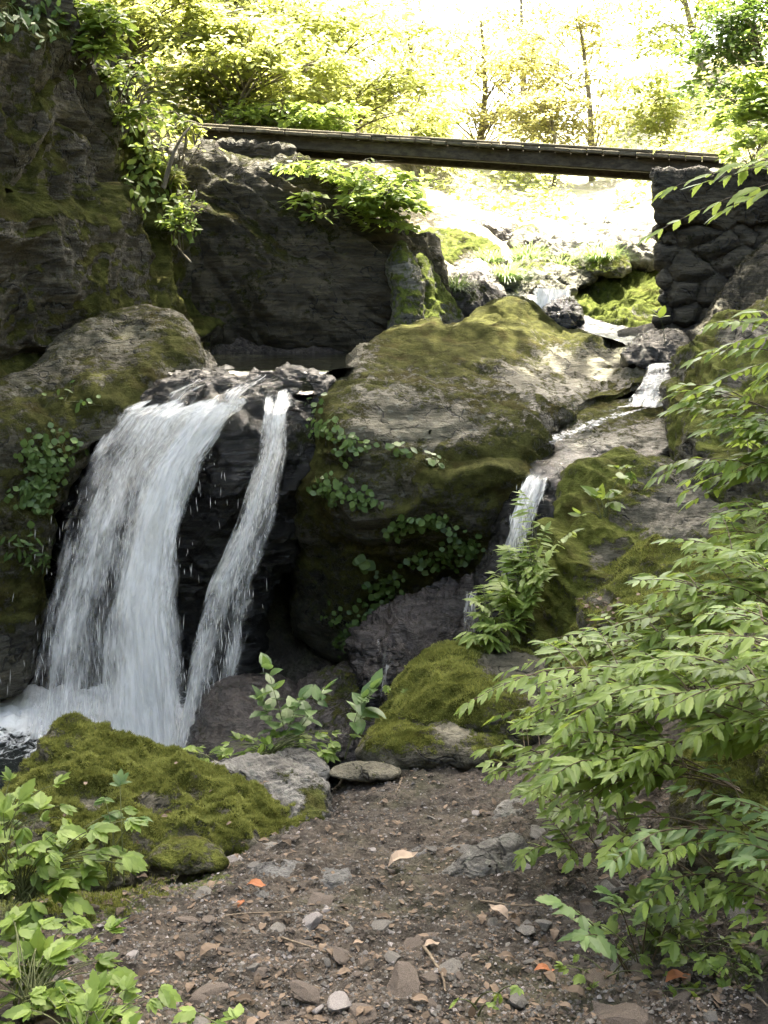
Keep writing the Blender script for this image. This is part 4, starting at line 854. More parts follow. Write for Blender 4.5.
def plant(label, base, tips, kind='lance', lsize=.085, mat='leaf', stem='redstem', group=None, name='leafy_plant', cat='plant', sag=.12,
          pairs=9, start=.25, spread=.9, seed=0, droop=.25, alt=False, whorl=False, r0=.003, sub=0, term=3, wid=1.0):
    """stems arch from base to each tip; pairs of leaves along them"""
    rg = np.random.default_rng(seed + 1000); base = np.array(base, float)
    pos, dr, upv, sz, paths = [], [], [], [], []
    allst = []
    for tp in tips:
        tp = np.array(tp, float); p = arc(base + rg.normal(0, .012, 3) * [1, 1, 0], tp, sag * np.linalg.norm(tp - base), rg=rg, wob=.01)
        allst.append((p, 1.0))
        for k in range(sub):
            t = rg.uniform(.25, .8); q, tg = at(p, t); sdv = nrm(np.cross(tg, [0, 0, 1])) * rg.choice([-1, 1])
            ln = np.linalg.norm(tp - base) * rg.uniform(.25, .5)
            allst.append((arc(q, q + (tg * .7 + sdv * .7 + np.array([0, 0, rg.uniform(-.1, .35)])) * ln, .12 * ln, 9), .75))
    for p, sc in allst:
        L = np.linalg.norm(np.diff(p, axis=0), axis=1).sum()
        paths.append((p, np.linspace(r0 * sc, r0 * .3, len(p))))
        np_ = max(3, int(pairs * (1.3 if kind == 'lance' else 1) * (L / .5) ** .6 * sc))
        for k in range(np_):
            t = start + (1 - start) * (k + .5) / np_ + rg.normal(0, .01); t = min(max(t, .02), .99)
            q, tg = at(p, t); sdv = nrm(np.cross(tg, [0, 0, 1]) + 1e-6)
            if not alt and k % 2 and kind == 'ovate': sdv = nrm(sdv * .6 + np.cross(tg, sdv) * .8)
            for s_ in ((-1, 1) if not alt else ((-1) ** k,)):
                if rg.random() < .07: continue
                d = tg * (1 - spread * .55 + rg.normal(0, .12)) + sdv * s_ * spread * rg.uniform(.8, 1.15) + np.array([0, 0, -droop + rg.normal(0, .14)])
                pos.append(q); dr.append(nrm(d)); upv.append(nrm(np.array([rg.normal(0, .28), rg.normal(-.12, .34), 1.])))
                sz.append(lsize * sc ** .5 * rg.uniform(.65, 1.15) * (1 - .45 * max(0, t - .6) / .4) * (.7 + .3 * min(1, (t - start) * 4 + .3)))
        q, tg = at(p, 1.0)
        for k in range(term):
            a = (k - (term - 1) / 2) * .7; sdv = nrm(np.cross(tg, [0, 0, 1]) + 1e-6)
            pos.append(p[-1]); dr.append(nrm(tg * math.cos(a) + sdv * math.sin(a) + np.array([0, 0, -droop * .8]))); upv.append(nrm(np.array([rg.normal(0, .2), rg.normal(-.1, .2), 1.]))); sz.append(lsize * rg.uniform(.5, .85) * sc ** .5)
    e = empty(name, base, label, cat, group)
    tubes('stem', paths, stem, e, base, 4)
    leaves_mesh('foliage', kind, pos, dr, upv, sz, mat, e, base, wid=np.full(len(pos), wid), seed=seed)
    return e
def palmate(label, base, tips, lsize=.06, nleaf=5, mat='leaf', stem='stem', group=None, kind='serr', seed=0, name='leafy_plant', cat='plant', sag=.2, extra=0, extra_r=.1):
    """each stem carries fans of leaflets"""
    rg = np.random.default_rng(seed + 2000); base = np.array(base, float); pos, dr, upv, sz, paths = [], [], [], [], []
    T_ = [np.array(t, float) for t in tips]
    for _ in range(extra):
        t = T_[rg.integers(len(tips))]; T_.append(base + (t - base) * rg.uniform(.35, .95) + rg.normal(0, extra_r, 3) * [1, 1, .35])
    for tp in T_:
        p = arc(base + rg.normal(0, .02, 3) * [1, 1, 0], tp, sag * np.linalg.norm(tp - base), 10); paths.append((p, np.linspace(.0028, .001, 10)))
        tg = nrm((tp - p[-3]) * [1, 1, .3] + rg.normal(0, .02, 3)); sdv = nrm(np.cross(tg, [0, 0, 1])); n_ = nleaf + int(rg.integers(0, 2)); s0 = lsize * rg.uniform(.65, 1.2)
        tilt = np.array([rg.normal(0, .2), rg.normal(-.2, .2), 1.])
        for k in range(n_):
            a = (k - (n_ - 1) / 2) * (2.6 / n_)
            pos.append(tp + rg.normal(0, .002, 3)); dr.append(nrm(tg * math.cos(a) + sdv * math.sin(a) + np.array([0, 0, -.12 + rg.normal(0, .1)])))
            upv.append(nrm(tilt + rg.normal(0, .15, 3))); sz.append(s0 * (1 - .28 * abs(a)) * rg.uniform(.9, 1.1))
    e = empty(name, base, label, cat, group)
    tubes('stem', paths, stem, e, base, 4); leaves_mesh('foliage', kind, pos, dr, upv, sz, mat, e, base, seed=seed)
    return e
# --- right bank: arching stems with long pointed leaves, near to far
RB = 'arching leafy plants on the right bank'
def tp(*l): return [P(*a) for a in l]
plant('nearest toothed plant sticking out low over the path, with broad bluish leaves', P(640, 1000, 2.55), tp((560, 905, 2.4), (585, 935, 2.35), (610, 890, 2.45), (650, 880, 2.5), (690, 885, 2.5)), 'serr', .085, 'leafblue', group=RB, seed=1, pairs=4, start=.55, spread=.7, droop=.35, term=4)
plant('long leaved plant leaning left from the shaded rock at mid height', P(740, 790, 2.75), tp((520, 752, 3.1), (535, 795, 3.0), (550, 735, 3.0), (560, 800, 2.85), (560, 770, 2.8)), droop=.12, spread=.78, kind='lance', lsize=0.086, mat='leaf', group=RB, seed=2, sub=8)
plant('dense pale leaved plant leaning over the moss covered rock', P(790, 720, 2.9), tp((490, 690, 3.4), (500, 715, 3.3), (550, 700, 3.2), (570, 710, 3.0), (630, 670, 3.0), (600, 720, 2.9)), droop=.12, spread=.78, kind='lance', lsize=0.086, mat='leaf', group=RB, seed=3, sub=8)
plant('tall plant hanging from the right edge over the upper moss rock', P(830, 640, 3.0), tp((640, 640, 3.3), (630, 610, 3.3), (665, 590, 3.3), (690, 600, 3.2), (710, 550, 3.3), (730, 560, 3.0)), droop=.12, spread=.78, kind='lance', lsize=0.091, mat='leaf', group=RB, seed=4, sub=8)
plant('plant with leaves spreading across the right edge below the middle', P(840, 760, 2.5), tp((640, 700, 2.7), (660, 650, 2.8), (690, 730, 2.6), (720, 670, 2.6), (750, 720, 2.4), (640, 750, 2.7)), droop=.12, spread=.78, kind='lance', lsize=0.086, mat='leaf', group=RB, seed=5, sub=8)
plant('leafy stems drooping over the mossy bank rock at the right edge', P(860, 470, 3.6), tp((685, 475, 4.2), (705, 430, 4.2), (690, 500, 4.0), (720, 480, 3.9), (740, 440, 3.9), (715, 400, 4.1)), droop=.12, spread=.78, kind='lance', lsize=0.110, mat='leaf', group=RB, seed=6, sub=5)
plant('leafy stems reaching in from the right just below the abutment', P(880, 360, 3.6), tp((690, 395, 4.1), (715, 345, 4.0), (740, 400, 3.9), (735, 320, 3.9), (765, 370, 3.7)), droop=.12, spread=.78, kind='lance', lsize=0.100, mat='leaf', group=RB, seed=7, sub=1)
plant('leafy branch hanging in front of the bridge abutment', P(900, 170, 3.4), tp((655, 235, 3.8), (662, 190, 3.9), (700, 180, 3.8), (720, 215, 3.6), (740, 150, 3.6)), droop=.12, spread=.78, kind='lance', lsize=0.100, mat='leaflime', group=RB, seed=8, sag=.10, pairs=5, start=.35)
plant('low leafy plant at the foot of the shaded rock by the path', P(600, 800, 3.5), tp((490, 775, 3.7), (505, 745, 3.8), (540, 700, 3.8), (580, 690, 3.8), (520, 790, 3.5), (560, 740, 3.5)), droop=.12, spread=.78, kind='lance', lsize=0.078, mat='leaf', group=RB, seed=9, sub=5)
plant('small plant rising beside the low dark hollow in the right bank', P(610, 870, 3.1), tp((520, 850, 3.15), (550, 800, 3.2), (590, 780, 3.2), (630, 800, 3.1)), droop=.12, spread=.78, kind='lance', lsize=0.073, mat='leaf', group=RB, seed=10, sub=5)
plant('bright stems pushing out between the two moss rocks', P(700, 660, 4.3), tp((575, 690, 4.4), (600, 680, 4.4), (640, 650, 4.3), (650, 640, 4.3), (505, 672, 4.6)), droop=.12, spread=.78, kind='lance', lsize=0.091, mat='leaf', group=RB, seed=11, sub=5)
plant('leafy plant overhanging the bottom right corner', P(850, 880, 2.3), tp((640, 830, 2.5), (675, 790, 2.5), (700, 850, 2.4), (735, 800, 2.3), (750, 860, 2.2)), droop=.12, spread=.78, kind='lance', lsize=0.068, mat='leafblue', group=RB, seed=12, sub=1)
plant('stem with fine leaves crossing in front of the grey rock at right', P(880, 560, 3.3), tp((700, 545, 3.7), (690, 570, 3.6), (725, 515, 3.6), (745, 540, 3.4)), droop=.12, spread=.78, kind='lance', lsize=0.091, mat='leaf', group=RB, seed=13, sub=5)
plant('plant filling the right edge above the bottom corner', P(870, 700, 2.2), tp((700, 640, 2.5), (730, 610, 2.5), (755, 660, 2.3), (700, 690, 2.4)), droop=.12, spread=.78, kind='lance', lsize=0.073, mat='leaf', group=RB, seed=14, sub=5)
plant('broad leaved sprig jutting out alone against the shaded rock', P(720, 830, 2.65), tp((590, 820, 2.7), (575, 860, 2.65), (615, 850, 2.6)), 'serr', .075, 'leaf', group=RB, seed=15, sub=1, pairs=5)
plant('leafy stems hanging over the foot of the shaded rock at the right', P(850, 900, 2.4), tp((650, 880, 2.5), (680, 840, 2.5), (700, 900, 2.45), (735, 860, 2.35), (750, 915, 2.3)), droop=.12, spread=.78, kind='lance', lsize=0.07, mat='leaf', group=RB, seed=16, sub=5)
palmate('bushy low plant in front of the shaded rock near the bottom right', P(650, 975, 2.6), tp((600, 925, 2.6), (640, 900, 2.6), (680, 920, 2.6), (700, 890, 2.6), (730, 940, 2.5)), .05, 4, 'leaf', group=RB, seed=17, extra=40, extra_r=.06)
palmate('loose leafy plant filling the bottom right corner', P(745, 1010, 2.35), tp((700, 960, 2.4), (740, 950, 2.35), (760, 990, 2.3), (680, 985, 2.4)), .045, 4, 'leaf', group=RB, seed=18, extra=26, extra_r=.05)
for k, (a, b, y, l) in enumerate([(600, 985, 2.5, 'tiny leafy plant on the litter at the bottom right'), (700, 965, 2.45, 'tiny leafy plant under the shaded rock at the right'), (745, 985, 2.35, 'small sprout in the bottom right corner'), (655, 935, 2.6, 'small bright plant against the foot of the shaded rock'), (480, 1010, 2.3, 'small sprout at the bottom edge right of the path middle')]):
    bs = P(a, b, y); rg = np.random.default_rng(50 + k)
    palmate(l, bs, [bs + np.array([rg.uniform(-.10, .10), rg.uniform(-.08, .05), rg.uniform(.03, .09)]) for _ in range(9 if k < 4 else 4)], .034, 4, 'leaf', group='small sprouts on the right', seed=60 + k)
# --- left foreground
LF = 'leafy plants at the lower left'
def bushy(label, bpt, tips, ls, seed, mat='leaf', extra=10, er=.07, nl=5, grp=LF): return palmate(label, P(*bpt), tp(*tips), ls, nl, mat, group=grp, seed=seed, extra=extra, extra_r=er)
bushy('leafy plant at the left edge against the moss carpeted rock', (20, 900, 3.0), [(20, 800, 3.1), (60, 830, 3.05), (100, 850, 3.0), (130, 820, 3.1), (-10, 840, 3.0), (60, 880, 2.95)], .075, 71, extra=48, er=.075)
bushy('bluish sprig in front of the moss carpeted rock', (110, 880, 3.1), [(120, 785, 3.2), (138, 818, 3.15), (105, 800, 3.2)], .06, 72, 'leafblue', extra=2, er=.02)
bushy('low leafy plant in the bottom left corner', (30, 1010, 2.3), [(20, 930, 2.45), (70, 920, 2.5), (110, 930, 2.45), (100, 960, 2.4), (50, 960, 2.35), (10, 970, 2.3)], .07, 73, extra=48, er=.075)
bushy('leafy plant along the bottom edge at the left', (90, 1060, 2.15), [(60, 990, 2.25), (120, 985, 2.3), (150, 1000, 2.25), (90, 1010, 2.2), (30, 1010, 2.2)], .065, 74, extra=26, er=.06)
bushy('leaf sprout cut by the bottom edge near the path', (210, 1050, 2.2), [(195, 1012, 2.25), (235, 1018, 2.22)], .05, 75, extra=1, er=.02)
bushy('leafy plant at the left edge beside the plunge pool', (-5, 850, 3.5), [(10, 780, 3.6), (30, 800, 3.5), (55, 785, 3.55), (-10, 800, 3.5), (0, 830, 3.4)], .06, 76, extra=26, er=.06)
# --- plants by the end of the path
CP = 'plants by the end of the path'
plant('upright leafy plant against the dark hollow left of the path end', P(285, 752, 4.9), tp((270, 668, 4.9), (300, 700, 4.85), (262, 700, 4.95), (325, 690, 4.85)), 'ovate', .135, 'leafblue', 'stem', CP, seed=21, sag=.03, pairs=7, start=.3, spread=1.0, droop=.2)
plant('smaller leafy stem with wide leaves before the wet rock', P(345, 758, 4.8), tp((362, 698, 4.8), (372, 690, 4.8)), 'ovate', .15, 'leafblue', 'stem', CP, seed=22, sag=.02, pairs=4, start=.5, spread=1.0, droop=.15, term=4)
palmate('low leafy patch between the angular grey rock and the upright plant', P(270, 756, 4.75), tp((225, 748, 4.8), (245, 738, 4.8), (275, 735, 4.8), (300, 738, 4.75), (330, 742, 4.7), (350, 735, 4.75)), .075, 4, 'leaf', group=CP, seed=23, extra=34, extra_r=.06)
palmate('pale ground plants behind the moss carpeted rock', P(205, 760, 4.6), tp((180, 752, 4.6), (200, 748, 4.65), (225, 755, 4.6)), .055, 4, 'leaflime', group=CP, seed=24, extra=10, extra_r=.04)
palmate('small leafy plant at the left foot of the mossy boulder', P(395, 720, 5.2), tp((390, 690, 5.2), (410, 680, 5.25), (420, 665, 5.3)), .05, 4, 'leaflime', group=CP, seed=25, extra=8, extra_r=.04)
# --- the tall yellow green plant beside the small fall
plant('feathery yellow green plant growing between small fall and grey brown rock', P(510, 650, 5.5), tp((520, 560, 5.6), (545, 530, 5.65), (480, 600, 5.6), (505, 590, 5.5), (490, 625, 5.4), (530, 590, 5.5), (540, 560, 5.55), (475, 640, 5.4)), 'lance', .105, 'leaflime', 'stem', 'plants on the right rocks', seed=31, sag=.1, sub=7, pairs=12, droop=.35, spread=1.0)
palmate('rosette of leaves on the moss of the grey brown rock', P(602, 518, 5.5), tp((580, 515, 5.45), (598, 498, 5.5), (610, 490, 5.5), (620, 478, 5.6)), .11, 3, 'leaf', group='plants on the right rocks', seed=32, kind='ovate', extra=4, extra_r=.05)
palmate('small plant on top of the grey brown rock', P(625, 470, 5.9), tp((618, 468, 5.85), (632, 466, 5.85)), .07, 4, 'leaf', group='plants on the right rocks', seed=33, kind='ovate', extra=2, extra_r=.03)
palmate('tiny upright sprout before the stone abutment', P(662, 345, 8.0), tp((660, 318, 8.0)), .14, 3, 'leaf', group='plants on the right rocks', seed=34, kind='ovate')
# --- creepers on boulders: short stems standing off the rock face
def creeper(label, rocklabel, region, num, ls, seed, kind='round', mat='leafdark', nm='creeping_plant', grp='creepers on the boulders'):
    V, Fq, Nn, px, py = ROCKS[rocklabel]; rg = np.random.default_rng(seed)
    toc = (V * 0 + [0, 0, CAMZ]) - V; front = (Nn * toc).sum(1) > 0
    w = np.zeros(len(V))
    for (cx, cy, rx, ry, a) in region: w += a * gauss(px, py, cx, cy, rx, ry)
    w *= front; w[w < .12] = 0; w /= w.sum()
    k = rg.choice(len(V), num, p=w); p = V[k]; n_ = Nn[k]
    base = p[np.argmax(p[:, 2])] if 0 else p.mean(0); base = p[np.argmin(np.linalg.norm(p - base, axis=1))]
    off = rg.uniform(.02, .07, num)[:, None]; up_ = n_ * .6 + np.array([0, -.25, .55]); q = p + up_ * off + rg.normal(0, .01, (num, 3))
    e = empty(nm, base, label, 'creeping plant', grp)
    todo = list(range(1, num)); tour = [0]
    while todo:
        j = min(todo, key=lambda q_: float(((p[q_] - p[tour[-1]]) ** 2).sum())); todo.remove(j); tour.append(j)
    run = [(p[tour] + n_[tour] * .006, np.full(num, .0018))]
    tubes('stem', run + [(np.array([p[i] - n_[i] * .01, (p[i] + q[i]) / 2 + [0, 0, .006], q[i]]), [.0022, .0018, .0012]) for i in range(num)], 'stem', e, base, 3)
    d = rg.normal(0, 1, (num, 3)); d -= (d * nrm(up_)[None] if 0 else n_ * (d * n_).sum(1, keepdims=True)); d[:, 2] -= .55
    leaves_mesh('foliage', kind, q, d, n_ + np.array([0, -.3, .9]) + rg.normal(0, .25, (num, 3)), ls * rg.uniform(.6, 1.25, num), mat, e, base, seed=seed)
CB = 'huge sloping grey and moss green boulder in the middle'; LB = 'big rounded grey green boulder at the left of the waterfall lip'
creeper('creeping round leaves on the upper left face of the central boulder', CB, [(328, 430, 14, 8, 1), (350, 450, 16, 8, 1), (316, 405, 10, 6, .5)], 110, .042, 1)
creeper('creeping round leaves in a slanting row on the central boulder', CB, [(330, 488, 14, 7, 1), (355, 500, 16, 7, 1), (372, 508, 10, 4, .8)], 110, .042, 2)
creeper('wide tuft of creeper hanging in the middle of the central boulder', CB, [(420, 523, 26, 6, 1), (462, 548, 14, 12, 1), (430, 562, 22, 8, .9), (395, 535, 8, 6, .4)], 260, .042, 3)
creeper('hanging creeper at the shaded foot of the central boulder', CB, [(358, 620, 22, 16, 1), (385, 590, 16, 16, 1), (350, 645, 12, 10, .8)], 260, .044, 4)
creeper('three leaved sprig clinging to the dark left face of the central boulder', CB, [(362, 562, 6, 4, 1)], 8, .07, 5)
creeper('sparse leaves across the middle ledge of the central boulder', CB, [(400, 455, 10, 4, 1), (432, 468, 14, 5, 1), (445, 476, 6, 4, .5)], 26, .05, 6)
creeper('dark creeper on the shaded flank of the left boulder', LB, [(50, 455, 24, 18, 1), (30, 500, 18, 16, 1), (80, 400, 25, 8, .6)], 330, .045, 7)
creeper('small fern like tuft low on the left boulder', LB, [(38, 492, 10, 8, 1), (20, 545, 16, 10, .6), (36, 560, 10, 14, .5)], 150, .06, 8, 'lance')
creeper('leafy creeper along the moss band of the left cliff', 'cliff', [(150, 170, 22, 40, 1), (120, 90, 16, 30, .8), (180, 220, 14, 20, .8)], 420, .075, 11, 'ovate', 'leaf')
creeper('dark creeper clinging to the top of the left cliff', 'cliff', [(30, 20, 40, 20, 1), (80, 70, 12, 30, .5)], 200, .07, 12, 'ovate', 'leafdark')
# --- grass and ferns among the upstream rocks
def grass(label, bpt, num, L, spread, seed):
    base = P(*bpt); rg = np.random.default_rng(seed); pos, dr, upv = [], [], []
    a = rg.uniform(0, 2 * PI, num); r = rg.uniform(0, spread, num) ** 1; pos = base + np.stack([np.cos(a) * r * .5, np.sin(a) * r * .5, 0 * a], -1)
    d = np.stack([np.cos(a) * rg.uniform(.2, 1.1, num), np.sin(a) * rg.uniform(.2, 1.1, num), rg.uniform(.6, 1.2, num)], -1)
    d /= np.linalg.norm(d, axis=1, keepdims=True); t = np.linspace(0, 1, 5); l = L * rg.uniform(.6, 1.2, num)
    c = pos[:, None] + d[:, None] * l[:, None, None] * t[None, :, None]; c[..., 2] -= (l[:, None] * .75 * t[None] ** 2 * (1.15 - d[:, 2:3] * .6))
    s = np.cross(d, [0, 0, 1.]); s /= np.linalg.norm(s, axis=1, keepdims=True) + 1e-9; w = .004 * (1 - t ** 2)[None, :, None] + .0004
    V = np.stack([c - s[:, None] * w, c + s[:, None] * w], 2).reshape(num, 10, 3)
    f = np.array([[2 * i, 2 * i + 1, 2 * i + 3, 2 * i + 2] for i in range(4)]); Fq = (f[None] + (np.arange(num) * 10)[:, None, None]).reshape(-1, 4)
    o = link('grass_tuft', mesh('grass_tuft', V.reshape(-1, 3) - base, Fq, M['grass'], False, attrs={'rnd': np.repeat(rg.random(num), 10)}), None, tuple(base))
    tag(o, label, 'grass tuft', 'grass tufts in the stream bed')
for k, (l, b, n_, L, s) in enumerate([('pale grass tuft left of the dark stream rock', (456, 294, 10.4), 420, .34, .18), ('grass tuft on the mossy slab in the stream middle', (505, 282, 10.9), 500, .36, .28),
        ('grass tuft behind the stream slab under the bridge', (528, 262, 11.8), 420, .34, .35), ('grass tuft beside the grey striped boulder', (600, 262, 11.3), 420, .36, .30), ('thin grass tuft below the pale striped boulder', (560, 268, 11.6), 260, .28, .3), ('low grass on the mossy mound', (490, 262, 11.6), 260, .25, .3)]):
    grass(l, b, n_, L, s, 300 + k)
# ------------------------------------------------------------------ trees
def spray_leaves(centres, rad, per, rg, thick=.10, size=.07, tilt=.35):
    pos, dr, up_, sz = [], [], [], []
    for c, r in zip(centres, rad):
        n = per; a = rg.uniform(0, 2 * PI, n); q = np.sqrt(rg.uniform(0, 1, n)) * r
        tl = rg.normal(0, .22, 2)
        x = np.cos(a) * q; y = np.sin(a) * q
        # gaps inside the spray
        p = np.stack([x, y, rg.normal(0, thick * r, n) + x * tl[0] + y * tl[1] - .22 * q * q / r], -1) + c
        keep = noise(p * 2.3, 3) > -.12
        p = p[keep]; m = len(p)
        pos.append(p); d = np.stack([x[keep], y[keep], 0 * x[keep]], -1) / r + rg.normal(0, .55, (m, 3)) * [1, 1, .3]; d[:, 2] -= .15; dr.append(d)
        up_.append(np.array([0, 0, 1.]) + rg.normal(0, tilt, (m, 3))); sz.append(size * rg.uniform(.6, 1.3, m))
    return np.vstack(pos), np.vstack(dr), np.vstack(up_), np.concatenate(sz)
def tree(label, base, top, crown, nspr, per, mat='maple', size=.075, trunk_r=.09, seed=0, group='trees beyond the footbridge', srad=.5, name='tree', bark='bark', thick=.10, lean=.3, cat='tree', gap=None):
    """base, top of the trunk; crown = (centre, radii): sprays of leaves on limbs"""
    rg = np.random.default_rng(seed + 5000); base = np.array(base, float); top = np.array(top, float)
    cc, cr = np.array(crown[0], float), np.array(crown[1], float)
    n = 16; t = np.linspace(0, 1, n)[:, None]; p = (base - [0, 0, .3]) * (1 - t) + top * t + np.sin(t * PI) * rg.normal(0, lean * .3, 3) * [1, 1, 0]
    paths = [(p, np.linspace(trunk_r, trunk_r * .25, n))]
    v = rg.normal(0, 1, (nspr, 3)); v /= np.linalg.norm(v, axis=1, keepdims=True); c = cc + v * cr * (rg.uniform(.15, 1, nspr) ** .5)[:, None]
    if gap: c = c[np.hypot(c[:, 0] - gap[0], c[:, 1] - gap[1]) > gap[2]]; nspr = len(c)
    for k in range(nspr):
        tt = np.clip((c[k, 2] - base[2]) / (top[2] - base[2] + .01) - rg.uniform(.1, .3), .15, .98); q, _ = at(p, tt)
        b = arc(q, c[k], .06 * np.linalg.norm(c[k] - q), 8, rg, .05); paths.append((b, np.linspace(trunk_r * .22 * (1.2 - tt), .004, 8)))
        for _ in range(3):
            i = rg.integers(4, 8); paths.append((arc(b[i], c[k] + rg.normal(0, srad * .5, 3) * [1, 1, .2], .03, 5), np.linspace(.006, .002, 5)))
    e = empty(name, base, label, cat, group)
    tubes('trunk', paths, bark, e, base, 6)
    a = spray_leaves(c, rg.uniform(.6, 1.2, nspr) * srad, per, rg, thick, size)
    leaves_mesh('crown', 'far', *a, mat, e, base, seed=seed)
    return e
def ground_at(x, y): return float(terr(np.array([x]), np.array([y]))[0])
def G(px, Y):
    """a point of the ground at depth Y under the pixel column px"""
    x = (px - 384) / F * Y; return np.array([x, Y, ground_at(x, Y)])
# maples hanging over the left end of the bridge and beyond it
def bgtree(label, px, Y, cpx, cpy, cY, rpx, rpy, nspr, per, mat='maple', **k):
    b = G(px, Y); c = P(cpx, cpy, cY); s = cY / F
    tree(label, b, c + [0, 0, rpy * s * .8], (c, (rpx * s, rpx * s * .8, rpy * s)), nspr, per, mat, **k)
bgtree('small maple leaning over the left end of the footbridge', 215, 12.2, 250, 70, 12.6, 95, 45, 46, 210, 'maple', seed=1, size=.085, srad=.42)
bgtree('maple with layered yellow green sprays behind the middle left of the bridge', 330, 14.5, 340, 60, 14.5, 110, 60, 60, 210, 'maple', seed=2, size=.09, srad=.5)
bgtree('tree at the top left beside the cliff top', 130, 12.5, 150, 15, 12.5, 70, 45, 36, 200, 'maple', seed=3, size=.085, srad=.42)
bgtree('low shrubby maple right behind the left half of the footbridge', 270, 12.4, 290, 120, 12.3, 70, 16, 24, 190, 'leaflime', seed=4, size=.085, srad=.33, trunk_r=.04)
bgtree('tan leaved tree beyond the middle of the bridge', 470, 22, 480, 75, 21, 75, 60, 40, 170, 'tan', seed=5, size=.10, srad=.6)
bgtree('thin stemmed tree with sparse leaves right of the bridge middle', 585, 20, 575, 70, 20, 60, 70, 34, 150, 'tan', seed=6, size=.095, srad=.5, trunk_r=.07)
bgtree('pale green tree at the upper right corner', 770, 15, 745, 60, 14.5, 45, 70, 34, 200, 'canopy', seed=7, size=.09, srad=.5)
bgtree('bushy tree above the right end of the footbridge', 800, 12, 765, 105, 11.5, 32, 38, 22, 200, 'leaf', seed=8, size=.085, srad=.36, trunk_r=.05)
bgtree('far slender tree left of the tan tree', 400, 24, 405, 40, 24, 70, 60, 36, 170, 'maple', seed=9, size=.11, srad=.7)
bgtree('big tree on the slope behind the maples', 230, 19, 250, -10, 19, 130, 70, 60, 190, 'maple', seed=10, size=.11, srad=.75, trunk_r=.16)
bgtree('leafy tree at the back right of the gorge', 690, 24, 665, -10, 24, 60, 60, 34, 190, 'maple', seed=11, size=.11, srad=.7)
bgtree('thin pale tree against the sky right of the far slender tree', 520, 30, 520, 40, 30, 60, 55, 34, 170, 'tan', seed=13, size=.13, srad=.8, trunk_r=.12)
bgtree('bushy low tree behind the tan tree just above the bridge', 545, 19, 545, 115, 19, 50, 20, 20, 170, 'tan', seed=14, size=.09, srad=.45, trunk_r=.04)
bgtree('shrubby green tree above the right half of the bridge', 660, 22, 655, 95, 21, 32, 40, 24, 170, 'maple', seed=15, size=.10, srad=.55, trunk_r=.05)
bgtree('low tree beyond the maples near the tan tree', 425, 18, 420, 120, 18, 45, 28, 22, 180, 'maple', seed=12, size=.09, srad=.45, trunk_r=.05)
# bush hanging under the bridge on the outcrop
tree('bright bush hanging over the dark outcrop under the bridge', P(300, 172, 10.3), P(330, 160, 9.8), (P(345, 182, 9.75), (.62, .3, .25)), 20, 62, 'leaflime', .085, .02, 41, 'bushes around the bridge', .2, 'bush', cat='bush')
tree('bright leafy twig drooping at the right corner of the outcrop', P(345, 182, 10.1), P(385, 195, 9.6), (P(385, 205, 9.5), (.30, .2, .22)), 13, 70, 'leaflime', .085, .015, 42, 'bushes around the bridge', .18, 'bush', cat='bush')
tree('sparse twiggy bush at the left end of the bridge', P(165, 190, 9.6), P(190, 120, 9.9), (P(175, 150, 9.6), (.35, .3, .25)), 14, 90, 'maple', .07, .02, 43, 'bushes around the bridge', .2, 'bush', cat='bush')
tree('leafy bush on the cliff top at the upper left', P(75, 40, 8.4), P(95, 5, 8.2), (P(90, 15, 8.1), (.22, .2, .3)), 14, 70, 'leaf', .08, .018, 44, 'bushes around the bridge', .18, 'bush', cat='bush')
tree('small bush on the slope right behind the stone abutment', P(760, 165, 9.7), P(745, 140, 9.5), (P(752, 145, 9.4), (.25, .2, .15)), 10, 90, 'leaflime', .075, .015, 45, 'bushes around the bridge', .2, 'bush', cat='bush')
tree('bush spilling over the shoulder of the left cliff', P(118, 90, 8.9), P(128, 80, 8.6), (P(128, 92, 8.6), (.22, .2, .28)), 14, 60, 'leaf', .07, .015, 46, 'bushes around the bridge', .16, 'bush', cat='bush')
tree('low bush in the notch between left cliff and bridge end', P(160, 150, 9.6), P(168, 125, 9.4), (P(165, 138, 9.4), (.28, .2, .22)), 14, 70, 'leaflime', .075, .015, 47, 'bushes around the bridge', .18, 'bush', cat='bush')
tree('small ferny bush on the mossy side of the left cliff', P(190, 225, 9.2), P(192, 205, 9.0), (P(190, 212, 9.0), (.16, .12, .16)), 9, 50, 'leaf', .06, .012, 48, 'bushes around the bridge', .13, 'bush', cat='bush')
# ground cover on the far slopes: one uncountable mass
def cover(n, seed, xr, yr, mask, size, mat, name):
    rg = np.random.default_rng(seed); x = rg.uniform(*xr, n); y = rg.uniform(*yr, n); pp = np.stack([x, y, 0 * x], -1)
    k = mask(x, y) & (noise(pp * 1.1, 77) + .5 * noise(pp * 3, 78) > -.05); x, y = x[k], y[k]; z = terr(x, y); m = len(x)
    hh = rg.gamma(1.5, .09, m); p = np.stack([x, y, z + hh], -1)
    o = leaves_mesh(name, 'far', p, rg.normal(0, 1, (m, 3)) * [1, 1, .3], np.array([0, -.25, 1.]) + rg.normal(0, .4, (m, 3)), size * rg.uniform(.6, 1.3, m), mat, seed=seed)
    tag(o, kind='stuff', label='low leafy undergrowth on the far slopes', cat='undergrowth')
cover(60000, 1, (-7, 1.5), (10.8, 20), lambda x, y: (x < -.9 + (y - 11) * .02) & ~((x > -2.1) & (x < -.5) & (y < 12.2)), .085, 'maple', 'undergrowth')
cover(26000, 2, (2.5, 9), (10.3, 22), lambda x, y: x > 3.2 + (y - 10) * .12, .085, 'maple', 'undergrowth')
cover(16000, 4, (.5, 6), (15, 24), lambda x, y: noise(np.stack([x, y, 0 * x], -1) * .7, 5) > .0, .10, 'maple', 'undergrowth')
